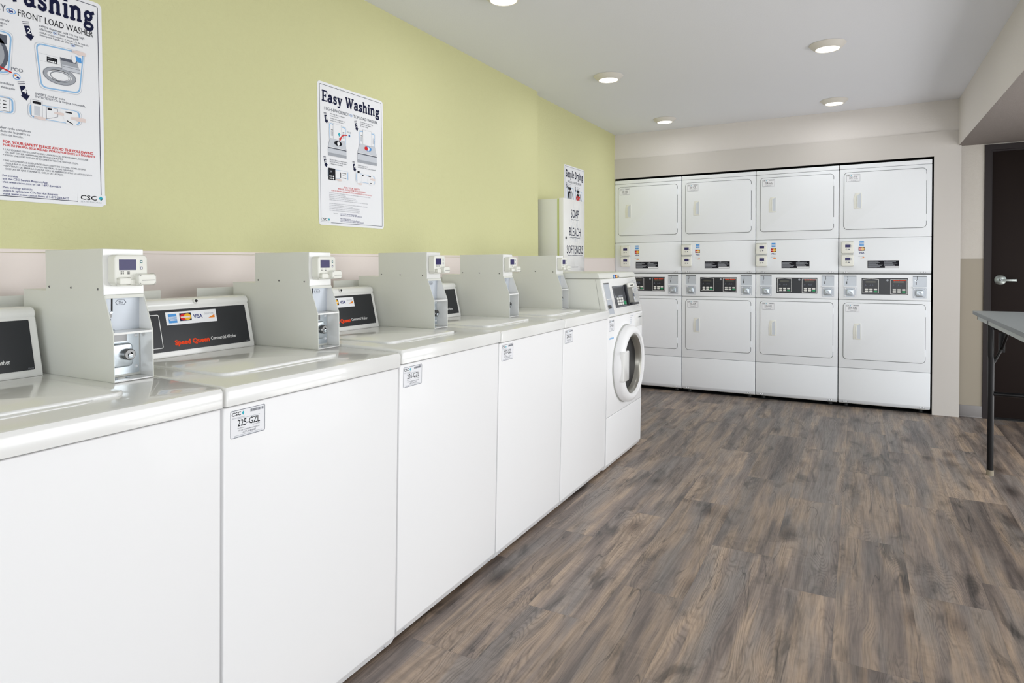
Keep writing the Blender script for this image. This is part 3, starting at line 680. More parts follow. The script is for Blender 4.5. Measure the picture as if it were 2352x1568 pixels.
# ------------------------------------------------------------------ stacked dryers
DX = -.8929
def dryer():
    t = thing('stacked_dryer', '', 'dryer', (0, 0, 0))
    W = .6855; xa, xb = .002, W-.0
    f = PNY((0, 0, 0))        # u = x, v = z, normal -Y (toward the aisle)
    def sheet(z0, z1, name, out=0.0, lip=False, mt='enamel_dryer'):
        m_ = MB()
        if lip:
            m_.prism([(0, 0)], f, 0, 0, mt) if False else None
            fy = Frame((0, 0, 0), (0, 1, 0), (0, 0, 1))       # normal +X
            m_.prism([(0, z1), (0, z0+.026), (.012, z0), (.04, z0), (.04, z1)], fy, xa, xb, mt, .003, 2)
            for x in (.055, W-.055):
                q = Frame((x, .0058, z0+.012), (1, 0, 0), (0, .42, 1)); m_.poly([(-.02, -.008), (.02, -.008), (.011, .010), (-.011, .010)], q, .002, 'paper'); m_.outline([(-.02, -.008), (.02, -.008), (.011, .010), (-.011, .010)], .0015, q, .0026, 'seam'); m_.disc(q, 0, 0, .0035, .0035, .003, 'seam', 10)
        else:
            m_.box((xa, -out, z0), (xb, .04, z1), mt, .0035, 3)
        return m_
    b = MB(); b.box((.004, .035, .03), (W-.003, .72, 2.128), 'enamel_matte'); b.build('cabinet', t)
    for x in (.06, W-.06):
        for y in (.08, .66): MB().cyl((x, y, 0.0), (x, y, .031), .022, .018, 'dark', 14).build('levelling_foot', t)
    sheet(2.094, 2.131, 'cap').build('top_cap', t)
    sheet(.039, .347, 'kick', lip=True).build('kick_panel', t)
    def door_unit(z0, z1, dz0, dz1, hz0, hz1, flip):
        fp = sheet(z0, z1, 'front').build('front_panel', t)
        R = .028
        g = MB(); g.prism(rrect(.0353, dz0-.0037, .6492, dz1+.0037, R+.0035, 6), f, 0, .0008, 'seam'); g.build('door_gap', fp)
        d = MB(); d.prism(rrect(.039, dz0, .6455, dz1, R, 6), f, .0, .007, 'enamel_dryer', .003, 3)
        for hz in (dz0+.055, dz1-.105): d.box((.6445, -.0065, hz), (.6505, .0, hz+.058), 'enamel_dryer', .0015, 1)
        do = d.build('door', t)
        h = MB(); cx = .115; n0 = .0072
        # cast grip: raised frame around a scooped pocket, bowed on one side
        pr = [(cx, hz0), (cx+.060, hz0), (cx+.060, hz1), (cx, hz1), (cx-.004, (hz0+hz1)/2)]
        h.prism([(cx, hz0), (cx+.060, hz0), (cx+.062, hz0+.02), (cx+.062, hz1-.02), (cx+.060, hz1), (cx+.01, hz1-.002), (cx+.002, hz1-.03), (cx-.002, (hz0+hz1)/2), (cx, hz0+.03)], f, .006, .0105, 'plastic', .002, 2)
        h.prism([(cx+.028, hz0+.012), (cx+.056, hz0+.006), (cx+.056, hz1-.006), (cx+.044, hz1-.010), (cx+.028, hz1-.022)], f, .0104, .0107, 'pocket')
        h.prism([(cx+.020, hz0+.012), (cx+.028, hz0+.010), (cx+.028, hz1-.020), (cx+.020, hz1-.026)], f, .0095, .014, 'plastic', .002, 2)
        h.build('door_handle', do)
        return do
    up_ = door_unit(1.490, 2.0915, 1.566, 2.060, 1.742, 1.882, 0)
    lo_ = door_unit(.3495, .949, .427, .920, .602, .745, 1)
    # upper control panel
    cp = sheet(1.180, 1.4875, 'c', lip=True).build('upper_control_panel', t)
    for i, z in enumerate((1.356, 1.243)):
        r = MB(); r.prism(rrect(.020, z, .118, z+.106, .012), f, 0, .034, 'plastic', .006, 3); q = .0345
        fr_ = f.sub(.020, z)
        r.rect(fr_, .03, .052, .072, .076, q, 'screen'); r.rect(fr_, .078, .066, .083, .072, q, 'teal'); r.rect(fr_, .078, .053, .083, .059, q, 'screen')
        r.ring(fr_, .040, .034, .006, .006, .002, q, 'black_ink', 12); r.disc(fr_, .060, .034, .0055, .0055, q, 'grey_ink', 12); r.rect(fr_, .035, .084, .062, .0855, q, 'light_ink')
        r.box((.024, -.036, z+.099), (.112, -.02, z+.103), 'grey_strip')
        r.build('card_reader', cp)
    n = .0006
    for fn, a in ((amex, (.160, 1.422, .034, .038)), (mcard, (.153, 1.378, .046, .031)), (visa, (.155, 1.354, .042, .014)), (disco, (.150, 1.312, .046, .026))):
        l = MB(); fn(l, f, *a, n); l.build('card_sticker', cp)
    l = MB(); l.rect(f, .222, 1.228, .455, 1.292, n, 'black_ink')
    random.seed(3)
    for row in range(9):
        z = 1.285-.0064*row
        for u0, u1 in ((.226, .335), (.345, .452)):
            if row == 0: u0, u1 = .28, .40
            if row >= 7 and u0 > .3: continue
            l.rect(f, u0, z, u0+(u1-u0)*random.uniform(.55, 1), z+.0028, n+.0003, 'light_ink')
    l.rect(f, .352, 1.230, .453, 1.243, n+.0004, 'paper'); l.build('warning_label', cp)
    # lower control strip
    cs = sheet(.953, 1.172, 'ls').build('lower_control_panel', t)
    MB().box((xa, .004, 1.172), (xb, .03, 1.181), 'seam').build('gap_strip', t)
    for x0 in (.040, .556):
        c = MB(); w = .098
        c.prism(rrect(x0, 1.068, x0+w, 1.160, .002), f, .0, .0012, 'zinc'); c.outline(rrect(x0-.003, 1.064, x0+w+.003, 1.164, .003), .003, f, .0042, 'enamel_dryer')
        c.rect(f, x0, 1.153, x0+w, 1.160, .0016, 'seam')
        c.line([(x0+.030, 1.153), (x0+.032, 1.13), (x0+.024, 1.118)], .003, f, .0018, 'dark'); c.rect(f, x0+.021, 1.085, x0+.026, 1.110, .0018, 'dark'); c.disc(f, x0+.018, 1.119, .006, .004, .002, 'steel')
        c.box((x0-.002, -.018, 1.058), (x0+w+.002, 0, 1.063), 'enamel_dryer', .001, 1); c.build('coin_slot', cs)
        c = MB(); c.prism(rrect(x0, .972, x0+w, 1.056, .002), f, 0, .0014, 'steel_dark')
        for a in (.011, w-.011):
            for z in (.982, 1.046): c.lathe(f.sub(x0+a, z, .0014), [(0, .003), (.004, .0026), (.006, 0)], 'paper', 12)
        c.prism(rrect(x0+.021, .986, x0+w-.021, 1.042, .014), f, .0014, .018, 'steel', .005, 3)
        c.lathe(f.sub(x0+w/2, 1.012, .018), [(0, .006), (.006, .006), (.012, .008), (.014, 0)], 'steel_dark', 24); c.build('coin_vault_lock', cs)
    d = MB(); d.rect(f, .178, .998, .520, 1.140, .0008, 'decal_black'); q = .0012
    for j, u in enumerate((.186, .394)):
        top = 1.134 if j == 0 else 1.128
        d.outline([(u, 1.010 if j == 0 else 1.004), (u+.064, 1.010 if j == 0 else 1.0005), (u+.122, 1.010 if j == 0 else 1.004), (u+.122, 1.130), (u+.064, 1.1375 if j == 0 else 1.130), (u, 1.130)], .0028, f, q, 'white_ink')
        d.rect(f, u+.022, 1.100, u+.098, 1.116, q, 'lcd')
        for x_ in (.014, .05, .068): d.poly([(u+x_, 1.072), (u+x_+.016, 1.072), (u+x_+.008, 1.090)], f, q, 'grey_ink')
        for a in range(3):
            for b_ in range(2):
                gk = (a == 2 and b_ == 0)
                d.prism(rrect(u+.016+.034*a, 1.018+.017*b_, u+.042+.034*a, 1.031+.017*b_, .005), f, .001, .0025, 'green_key' if gk else 'key')
    d.disc(f, .372, 1.122, .009, .009, q, 'light_ink'); d.text('Speed Queen', f, .414, 1.118, .011, q+.0002, 'orange_ink', width=.09, bold=.05)
    d.build('display_decal', cs)
    return t, up_, lo_
proto, up_, lo_ = dryer()
codes = [('230-GZL', '231-GZL'), ('232-GZL', '233-GZL'), ('234-GZL', '235-GZL'), ('236-GZL', '237-GZL')]
dl = ['white stacked dryer in the left corner against the green wall, partly behind the front-load washer',
      'white stacked dryer second from the green wall, stickers 232-GZL and 233-GZL',
      'white stacked dryer third from the green wall, stickers 234-GZL and 235-GZL',
      'white stacked dryer at the right end beside the beige surround post']
for i in range(4):
    o = proto if i == 0 else copy_tree(proto, None, ('number_sticker',))
    o.location = (DX+.69*i, YB, 0); o['label'] = dl[i]; o['group'] = 'built-in row of stacked dryers'
    for c in o.children:
        if c.name.startswith('upper_control_panel'):
            for g in c.children:
                k_ = g.name.split('.')[0]
                if k_ == 'card_reader': g.location.x = (.050, -.016, -.016, 0)[i]
                if k_ == 'card_sticker': g.location.x = (.058, -.022, -.024, 0)[i]
        if c.name.startswith('lower_control_panel'):
            vl = sorted([g for g in c.children if g.name.startswith('coin_vault_lock')], key=lambda g: g.data.vertices[0].co.x)
            for g in (vl if i < 2 else vl[:1] if i == 2 else []):      # bright plated locks on the machines to the left
                for sl in g.material_slots:
                    if sl.material == MATS['steel_dark']: sl.link = 'OBJECT'; sl.material = MATS['zinc']
    doors = sorted([c for c in o.children if c.name.split('.')[0] == 'door'], key=lambda c: max(v.co.z for v in c.data.vertices))
    for d_, z, code in ((doors[0], .842, codes[i][1]), (doors[1], 1.980, codes[i][0])):
        mb = MB(); sticker(mb, Frame((.056, -.0072, z), (1, 0, 0), (0, 0, 1)), code, .106, .066); mb.build('number_sticker', d_)

# ------------------------------------------------------------------ soap dispenser
def dispenser():
    Y0, Y1, Z0, Z1 = 4.459, 4.882, 1.195, 1.782
    t = thing('soap_dispenser', 'white wall-mounted vending box lettered SOAP BLEACH SOFTENERS', 'dispenser', (W2, Y0, Z0))
    H = Z1-Z0; w = Y1-Y0; a = W2; X = lambda x: x-a
    MB().box((.0012, 0, 0), (X(-.706), w, H), 'enamel_matte', .003, 2).build('body', t)
    MB().box((X(-.706), .001, .002), (X(-.690), w-.001, H-.002), 'green_strip').build('reflection_strip', t)  # wall's green reflection painted onto the neck between body and door
    d = MB(); d.box((X(-.690), 0, 0), (X(-.653), w, H+.004), 'enamel', .002, 2); do = d.build('door', t)
    f = Frame((X(-.653), 0, 0), (0, 1, 0), (0, 0, 1)); p = MB(); n = .0005
    random.seed(5)
    for i in range(60):        # pale blue splash print
        u = random.gauss(.22, .06); v = random.uniform(.16, .50); L_ = random.uniform(.02, .07)
        if not .04 < u < .38: continue
        p.line([(u, v), (u+random.uniform(-.012, .012), v+L_*.5), (u+random.uniform(-.02, .02), v+L_)], random.uniform(.001, .0028), f, n, 'splash')
    n = .0009
    for txt, v, w_ in (('SOAP', .448, .155), ('BLEACH', .306, .225), ('SOFTENERS', .166, .33)):
        p.text(txt, f, .225, v, .092, n, 'navy_ink', 'C', width=w_); p.line([(.225-w_*.45, v-.013), (.225-w_*.2, v-.017), (.225, v-.012), (.225+w_*.2, v-.016), (.225+w_*.45, v-.013)], .004, f, n, 'grey_ink')
    p.text('www.cscserviceworks.com', f, .22, .056, .012, n, 'grey_ink', 'C', width=.13)
    p.build('door_print', do)
    l = MB(); l.lathe(f.sub(.045, .285, 0), [(0, .006), (.006, .006), (.011, .004), (.012, 0)], 'steel_dark', 20)
    l.build('lock', do)
    s2 = MB()
    for u in (.045, .21, .375): s2.lathe(f.sub(u, .022, 0), [(0, .003), (.004, .0025), (.006, 0)], 'steel', 12)
    s2.build('screw_row', do)
dispenser()

# ------------------------------------------------------------------ wall signs
def callout(p, f, u, v, h, num, n):      # slanted arrow with stripes and a number
    s = h/.075
    P = lambda a, b: (u+a*s, v+b*s)
    p.poly([P(.006, .055), P(.026, .060), P(.036, .022), P(.043, .024), P(.031, 0), P(.010, .016), P(.016, .018)], f, n, 'navy_ink')
    p.line([P(.001, .069), P(.024, .075)], .003*s, f, n, 'navy_ink'); p.line([P(.003, .062), P(.025, .068)], .003*s, f, n, 'navy_ink')
    p.text(num, f, *P(.0235, .028), .030*s, n+.0002, 'paper', 'C', bold=.03)
def bluebox(p, f, pts, n, t=.007):
    p.poly(pts, f, n, 'pale_ink'); k = len(pts); cx = sum(a for a, b in pts)/k; cy = sum(b for a, b in pts)/k
    def sh(d): return [(a+(cx-a)*d/abs(max(.02, math.hypot(cx-a, cy-b))), b+(cy-b)*d/abs(max(.02, math.hypot(cx-a, cy-b)))) for a, b in pts]
    p.poly(sh(.002), f, n+.0001, 'paper'); p.poly(sh(.005), f, n+.0002, 'sky_ink'); p.poly(sh(.010), f, n+.0003, 'paper')
def lines(p, f, rows, u, v, dv, size, n, m, bold=0):
    for i, r in enumerate(rows): p.text(r, f, u, v-dv*i, size, n, m, bold=bold)
def rq(pts, r=.012, seg=4):      # round the corners of a quad
    out = []; k = len(pts)
    for i in range(k):
        a, b, c = Vector(pts[i-1]), Vector(pts[i]), Vector(pts[(i+1) % k]); p0 = b+(a-b).normalized()*r; p1 = b+(c-b).normalized()*r
        for j in range(seg+1):
            t = j/seg; q = p0*(1-t)**2+b*2*t*(1-t)+p1*t*t; out.append((q.x, q.y))
    return out
SW, SH = .455, .662
def sign_base(f):
    p = MB(); p.prism(rrect(0, 0, SW, SH, .016, 5), f, 0, .003, 'paper', .0006, 1); n = .0036
    g = .012
    p.outline(rrect(g, g, SW-g, SH-g, .006, 4), .0018, f, n, 'navy_ink')
    for u in (.15, .32): p.lathe(f.sub(u, SH-g, .003), [(0, .002), (.003, .0018), (.0045, 0)], 'steel', 12)
    return p, n+.0002
def he(p, f, u, v, s, n):
    p.disc(f, u, v, s*1.25, s*.8, n, 'blue_ink'); p.disc(f, u, v, s*1.05, s*.62, n+.0001, 'paper'); p.text('he', f, u, v-s*.35, s*1.15, n+.0002, 'visa_ink', 'C', bold=.05)
def csc(p, f, u, v, s, n):
    p.rect(f, u-.008, v-s*.9, u+s*5.2, v+s*1.2, n, 'paper')
    p.text('CSC', f, u, v, s*1.35, n+.0002, 'black_ink', width=s*3.3, bold=.02); p.poly([(u+s*3.7, v+s*.5), (u+s*4.2, v+s*1.0), (u+s*4.7, v+s*.5), (u+s*4.2, v-.05*s)], f, n+.0002, 'cyan_ink'); p.poly([(u+s*4.2, v+s*.5), (u+s*4.7, v+s*.5), (u+s*4.2, v-.05*s)], f, n+.0003, 'teal')
    p.text('SERVICEWORKS', f, u, v-s*.6, s*.48, n+.0002, 'light_ink', width=s*4.3)
def tiny_washer(p, f, u, v, w, h, n, red=False):
    m = 'pale_ink'
    p.poly([(u, v+h*.35), (u+w, v+h*.35), (u+w*.88, v+h*.66), (u+w*.12, v+h*.66)], f, n, m); p.outline([(u, v+h*.35), (u+w, v+h*.35), (u+w*.88, v+h*.66), (u+w*.12, v+h*.66)], .0008, f, n+.0001, 'light_ink')
    p.rect(f, u, v, u+w, v+h*.33, n, m); p.rect(f, u, v, u+w, v+h*.12, n+.0001, 'light_ink'); p.rect(f, u, v+h*.30, u+w, v+h*.33, n+.0001, 'grey_ink')
    p.rect(f, u+w*.3, v+h*.66, u+w*.72, v+h*.98, n, 'paper'); p.outline([(u+w*.3, v+h*.66), (u+w*.72, v+h*.66), (u+w*.72, v+h*.98), (u+w*.3, v+h*.98)], .0008, f, n+.0001, 'light_ink')
    for q in (.2, .82): p.rect(f, u+w*q-.003, v+h*.70, u+w*q+.003, v+h*.86, n+.0001, 'grey_ink')
    p.disc(f, u+w*.52, v+h*.52, w*.24, h*.10, n+.0002, 'grey_ink'); p.disc(f, u+w*.50, v+h*.52, w*.20, h*.08, n+.0003, 'red_ink' if red else 'black_ink'); p.disc(f, u+w*.58, v+h*.52, w*.11, h*.07, n+.0004, 'blue_ink' if red else 'light_ink')
def keypanel(p, f, u, v, n):
    p.rect(f, u, v, u+.044, v+.055, n, 'black_ink'); p.text('34', f, u+.008, v+.034, .016, n+.0001, 'light_ink')
    for i in range(3):
        for j in range(2): p.disc(f, u+.010+.011*i, v+.007+.010*j, .0045, .0042, n+.0001, 'paper', 10)
def hand(p, f, u, v, s, n, d=1):
    p.poly([(u, v), (u+d*s*.5, v+s*.12), (u+d*s*1.3, v+s*.05), (u+d*s*1.3, v-s*.35), (u+d*s*.5, v-s*.38), (u+d*s*.1, v-s*.25)], f, n, 'skin_ink')
    for i in range(3): p.line([(u+d*s*.1, v-s*(.02+.1*i)), (u-d*s*.25, v-s*(.05+.1*i))], s*.08, f, n+.0001, 'skin_ink')
# sign 2: top-load washer instructions
f = PX((W1, 2.140, 1.469)); p, n = sign_base(f)
slab(p, 'Easy Washing', f, .026, .574, .070, n, 'navy_ink', .402)
p.text('HIGH-EFFICIENCY', f, .042, .535, .021, n, 'grey_ink', width=.161); he(p, f, .218, .542, .008, n); p.text('TOP LOAD WASHER', f, .234, .535, .021, n, 'grey_ink', width=.178)
callout(p, f, .036, .473, .050, '1', n); lines(p, f, ['ADD high efficiency detergent', 'inside the washer'], .078, .521, .0095, .0080, n, 'grey_ink'); lines(p, f, ['ANADA el detergente de alta', 'eficiencia dentro del tambor'], .078, .500, .0095, .0080, n, 'grey_ink')
bluebox(p, f, rq([(.072, .36), (.180, .36), (.184, .478), (.066, .484)]), n); q = n+.001
def top_loader(u0, u1, vb, vm, vt, red):
    w = u1-u0; k = q
    p.rect(f, u0, vb, u1, vm-.006, k, 'pale_ink'); p.rect(f, u0, vb, u1, vb+.014, k+.0001, 'light_ink'); p.rect(f, u0, vm-.008, u1, vm-.003, k+.0002, 'grey_ink'); p.rect(f, u0, vm-.003, u1, vm, k+.0002, 'paper')
    p.poly([(u0, vm), (u1, vm), (u1-w*.10, vt), (u0+w*.12, vt)], f, k, 'pale_ink'); p.outline([(u0, vm), (u1, vm), (u1-w*.10, vt), (u0+w*.12, vt)], .0008, f, k+.0001, 'light_ink')
    c0, c1 = u0+w*.28, u0+w*.72
    p.rect(f, c0, vt-.002, c1, vt+.072, k+.0002, 'paper'); p.outline([(c0, vt-.002), (c1, vt-.002), (c1, vt+.072), (c0, vt+.072)], .0008, f, k+.0003, 'light_ink')
    for a in (u0+w*.17, u0+w*.80): p.rect(f, a, vt+.012, a+.009, vt+.036, k+.0002, 'pale_ink'); p.rect(f, a+.007, vt+.012, a+.009, vt+.032, k+.0003, 'black_ink'); p.rect(f, a, vt+.039, a+.012, vt+.041, k+.0003, 'black_ink')
    c = u0+w*.54; vv = vt-.018
    p.disc(f, c, vv, .027, .013, k+.0004, 'light_ink'); p.disc(f, c, vv, .025, .0115, k+.0005, 'black_ink' if not red else 'blue_ink'); p.disc(f, c+.002, vv, .008, .010, k+.0006, 'paper')
    if red: p.disc(f, c-.014, vv, .012, .010, k+.0007, 'red_ink')
top_loader(.061, .182, .327, .369, .409, False)
p.poly([(.126, .436), (.134, .444), (.142, .436), (.134, .424)], f, q+.001, 'cyan_ink')
p.line([(.186, .440), (.168, .438), (.152, .430), (.142, .418)], .005, f, q+.0012, 'red_ink'); p.poly([(.132, .418), (.150, .420), (.136, .402)], f, q+.0016, 'red_ink'); p.text('POD', f, .192, .452, .013, n, 'light_ink'); p.disc(f, .204, .441, .007, .007, n, 'sky_ink'); p.disc(f, .205, .441, .0035, .0035, n+.0002, 'visa_ink')
callout(p, f, .240, .473, .050, '2', n); lines(p, f, ['CLOSE the lid after loading', 'CIERRE la tapa despues', 'de cargar la ropa'], .282, .521, .0095, .0085, n, 'grey_ink')
bluebox(p, f, rq([(.276, .36), (.388, .36), (.393, .485), (.272, .483)]), n); top_loader(.260, .402, .321, .371, .416, True)
callout(p, f, .030, .269, .050, '3', n); lines(p, f, ['SELECT fabric and water setting', 'SELECCIONE el tipo de tejido', 'y temperatura deseada'], .072, .306, .0095, .0090, n, 'grey_ink')
bluebox(p, f, rq([(.056, .224), (.196, .222), (.196, .266), (.056, .268)], .01), n); keypanel(p, f, .062, .214, n+.001); p.rect(f, .137, .218, .184, .264, n+.001, 'paper'); p.rect(f, .139, .230, .1435, .256, n+.0012, 'black_ink')
for i in range(3):
    for j in (0, 2): p.rect(f, .154+.010*i, .229+.0115*j, .158+.010*i, .233+.0115*j, n+.0012, 'black_ink')
p.rect(f, .154, .241, .178, .243, n+.0012, 'grey_ink')
callout(p, f, .222, .271, .050, '4', n); lines(p, f, ['INSERT card or coin', 'INTRODUZCA la tarjeta o moneda'], .262, .304, .0095, .0090, n, 'grey_ink')
bluebox(p, f, rq([(.244, .224), (.389, .222), (.389, .266), (.244, .270)], .012), n); p.rect(f, .255, .215, .276, .280, n+.001, 'paper'); p.rect(f, .257, .268, .273, .278, n+.0012, 'black_ink'); p.poly([(.286, .222), (.318, .238), (.318, .266), (.286, .266)], f, n+.001, 'paper'); p.rect(f, .291, .256, .301, .262, n+.0012, 'black_ink'); p.disc(f, .356, .243, .026, .026, n+.001, 'paper'); p.rect(f, .338, .258, .356, .262, n+.0012, 'black_ink'); p.rect(f, .350, .224, .362, .228, n+.0012, 'black_ink'); hand(p, f, .356, .250, .024, n+.0014)
hand(p, f, .118, .222, .022, n+.0014); hand(p, f, .264, .218, .018, n+.0014)
p.text('FOR YOUR SAFETY', f, .220, .183, .0115, n, 'red_ink', 'C', width=.108); p.text('PLEASE AVOID THE FOLLOWING', f, .220, .1725, .0115, n, 'red_ink', 'C', width=.190); p.text('POR SU PROPIA SEGURIDAD, POR FAVOR EVITE LO SIGUIENTE', f, .220, .1620, .0085, n, 'red_ink', 'C', width=.278)
tx = ['LAUNDERING ITEMS CONTAINING COOKING OIL, FOAM RUBBER, GASOLINE OR ANY OTHER', 'FLAMMABLE MATERIALS OR FUMES.', 'REACHING INTO THE MACHINE WHILE IT IS SPINNING.', 'ALLOWING CHILDREN TO PLAY ON OR INSIDE THE WASHER.', 'OVERLOADING THE WASHER MAY REDUCE CLEANING ACTION OR STOP THE MACHINE.', '', 'NO LAVE PRENDAS QUE CONTENGAN ACEITE DE COCINA, GOMA ESPUMA, GASOLINA', 'O CUALQUIER OTRO MATERIAL O GAS FLAMABLE.', 'NO INTRODUZCA LAS MANOS CON LA LAVADORA EN MOVIMIENTO.', 'NO PERMITA QUE LOS NINOS JUEGUEN DENTRO DE LA LAVADORA.', 'NO SOBRECARGUE LA LAVADORA, PUEDE REDUCIR LA LIMPIEZA.']
for i, t_ in enumerate(tx):
    if t_: p.text(t_, f, .066, .151-.0082*i, .0062, n, 'light_ink', width=.0038*len(t_))
p.text('For service', f, .094, .056, .006, n, 'grey_ink')
lines(p, f, ['use the CSC Service Request App', 'visit www.cscsw.com or call 1-877-264-6622'], .137, .056, .0068, .0082, n, 'visa_ink'); lines(p, f, ['Para solicitar servicio', 'utilice la aplicacion CSC Service Request', 'visite www.cscsw.com o llame al 1-877-264-6622'], .137, .0335, .0068, .0082, n, 'visa_ink')
csc(p, f, .010, .021, .0125, n)
o = p.build('wall_sign'); tag(o, 'white Easy Washing instruction sign for top load washers on the green wall, shown whole', 'sign', 'laundry instruction signs')
# sign 1: front-load washer instructions (left half runs out of the picture)
f = PX((W1, .742, 1.478)); p, n = sign_base(f)
slab(p, 'Easy Washing', f, .008, .584, .088, n, 'navy_ink', .425)
p.text('HIGH-EFFICIENCY', f, .012, .5455, .030, n, 'grey_ink', width=.176); he(p, f, .2005, .553, .0095, n); p.text('FRONT LOAD WASHER', f, .218, .5455, .028, n, 'black_ink', width=.209)
callout(p, f, .228, .482, .054, '2', n); lines(p, f, ['OPEN dispenser, add 1/6 cup high', 'efficiency       liquid detergent'], .273, .531, .0092, .0092, n, 'grey_ink', .004); he(p, f, .316, .5245, .005, n+.001); lines(p, f, ['ABRA el dispensador y anada 1/6 de taza de', 'detergente liquido de alto rendimiento'], .273, .512, .0075, .0078, n, 'grey_ink'); he(p, f, .366, .502, .005, n+.001)
bluebox(p, f, rq([(.270, .344), (.388, .350), (.402, .491), (.257, .485)], .02), n); q = n+.001
p.line([(.270, .452), (.385, .452)], .0005, f, q, 'light_ink'); p.line([(.274, .430), (.380, .430)], .0005, f, q, 'light_ink')
p.rect(f, .291, .431, .320, .447, q, 'black_ink'); p.text('FRESH', f, .293, .4405, .005, q+.0002, 'light_ink')
for i in range(4): p.rect(f, .2935+.0062*i, .4325, .298+.0062*i, .4365, q+.0002, 'paper')
p.ring(f, .326, .396, .046, .026, .010, q+.0003, 'light_ink'); p.ring(f, .326, .396, .0465, .0265, .0012, q+.0004, 'grey_ink'); p.disc(f, .326, .396, .034, .018, q+.0003, 'paper'); p.ring(f, .328, .395, .030, .0155, .0030, q+.0004, 'light_ink'); p.ring(f, .326, .395, .026, .0135, .0010, q+.0005, 'grey_ink')
p.poly([(.327, .455), (.376, .455), (.385, .418), (.333, .418)], f, q+.0006, 'light_ink'); p.poly([(.327, .455), (.376, .455), (.373, .446), (.330, .446)], f, q+.0007, 'grey_ink'); p.rect(f, .333, .417, .385, .434, q+.0007, 'pale_ink'); p.line([(.334, .429), (.385, .429)], .001, f, q+.0008, 'grey_ink'); p.line([(.334, .418), (.385, .418)], .001, f, q+.0008, 'grey_ink')
hand(p, f, .368, .486, .026, q+.001); p.poly([(.371, .471), (.388, .468), (.390, .452), (.374, .454)], f, q+.0012, 'blue_ink'); p.disc(f, .367, .460, .0075, .012, q+.0011, 'paper'); p.line([(.368, .448), (.366, .436)], .0012, f, q+.0011, 'light_ink')
bluebox(p, f, rq([(.06, .363), (.196, .363), (.206, .492), (.05, .492)], .02), n)
p.ring(f, .135, .420, .056, .062, .010, q, 'grey_ink'); p.ring(f, .135, .420, .046, .052, .012, q+.0002, 'light_ink'); p.ring(f, .135, .420, .034, .040, .012, q+.0004, 'black_ink'); p.disc(f, .135, .420, .024, .030, q+.0002, 'light_ink'); p.rect(f, .170, .452, .188, .478, q, 'grey_ink')
p.line([(.150, .392), (.172, .382), (.197, .374)], .004, f, q+.0006, 'red_ink'); p.text('POD', f, .198, .381, .015, n, 'grey_ink'); p.disc(f, .211, .366, .0095, .0095, n, 'blue_ink'); p.disc(f, .211, .366, .0078, .0078, n+.0001, 'paper'); p.disc(f, .208, .369, .003, .003, n+.0002, 'tangerine_ink'); p.disc(f, .214, .363, .0038, .003, n+.0002, 'visa_ink')
p.text('Load clothes and close door securely', f, .196, .519, .0105, n, 'grey_ink', 'R'); p.text('Cargue la ropa y cierre la puerta de forma segura', f, .190, .509, .0085, n, 'grey_ink', 'R'); p.text('antes de poner detergente.', f, .180, .500, .0085, n, 'grey_ink', 'R')
p.text('SELECT setting on the machine', f, .204, .336, .0105, n, 'grey_ink', 'R'); p.text('SELECCIONE el ciclo deseado', f, .206, .324, .0105, n, 'grey_ink', 'R')
callout(p, f, .213, .301, .054, '4', n); lines(p, f, ['INSERT card or coin.', 'INTRODUZCA la tarjeta o moneda.'], .259, .324, .0088, .0095, n, 'grey_ink', .003)
bluebox(p, f, rq([(.237, .252), (.388, .252), (.388, .300), (.237, .298)], .016), n)
p.rect(f, .246, .258, .276, .308, q, 'paper'); p.outline([(.246, .258), (.276, .258), (.276, .308), (.246, .308)], .0008, f, q+.0001, 'grey_ink'); p.rect(f, .250, .296, .273, .304, q+.0002, 'black_ink'); p.rect(f, .254, .262, .270, .290, q+.0002, 'pale_ink'); hand(p, f, .258, .258, .020, q+.0004)
p.poly([(.286, .256), (.318, .268), (.318, .293), (.286, .293)], f, q, 'paper'); p.outline([(.286, .256), (.318, .268), (.318, .293), (.286, .293)], .0010, f, q+.0001, 'grey_ink'); p.rect(f, .290, .285, .302, .290, q+.0002, 'black_ink'); hand(p, f, .312, .282, .018, q+.0004)
p.poly([(.322, .296), (.350, .296), (.374, .250), (.342, .252)], f, q, 'paper'); p.rect(f, .340, .286, .358, .290, q+.0002, 'black_ink'); p.line([(.344, .262), (.360, .254)], .003, f, q+.0002, 'black_ink'); hand(p, f, .362, .276, .028, q+.0004)
bluebox(p, f, rq([(.06, .252), (.206, .252), (.206, .302), (.06, .302)], .014), n); p.rect(f, .12, .258, .192, .297, q, 'paper'); p.outline([(.12, .258), (.192, .258), (.192, .297), (.12, .297)], .001, f, q+.0001, 'grey_ink')
for i in range(4):
    for j in range(3): p.rect(f, .130+.015*i, .266+.010*j, .138+.015*i, .269+.010*j, q+.0002, 'black_ink')
p.text('Door unlocks 60 seconds after cycle completes', f, .244, .207, .0092, n, 'grey_ink', 'R'); p.text('El seguro y candado de la puerta se', f, .242, .197, .0092, n, 'grey_ink', 'R'); p.text('abre al terminar el ciclo de lavado.', f, .224, .187, .0092, n, 'grey_ink', 'R')
p.text('FOR YOUR SAFETY PLEASE AVOID THE FOLLOWING', f, .173, .1665, .0115, n, 'red_ink', width=.247, bold=.02); p.text('POR SU PROPIA SEGURIDAD, POR FAVOR EVITE LO SIGUIENTE', f, .173, .1575, .0090, n, 'red_ink', width=.253, bold=.02)
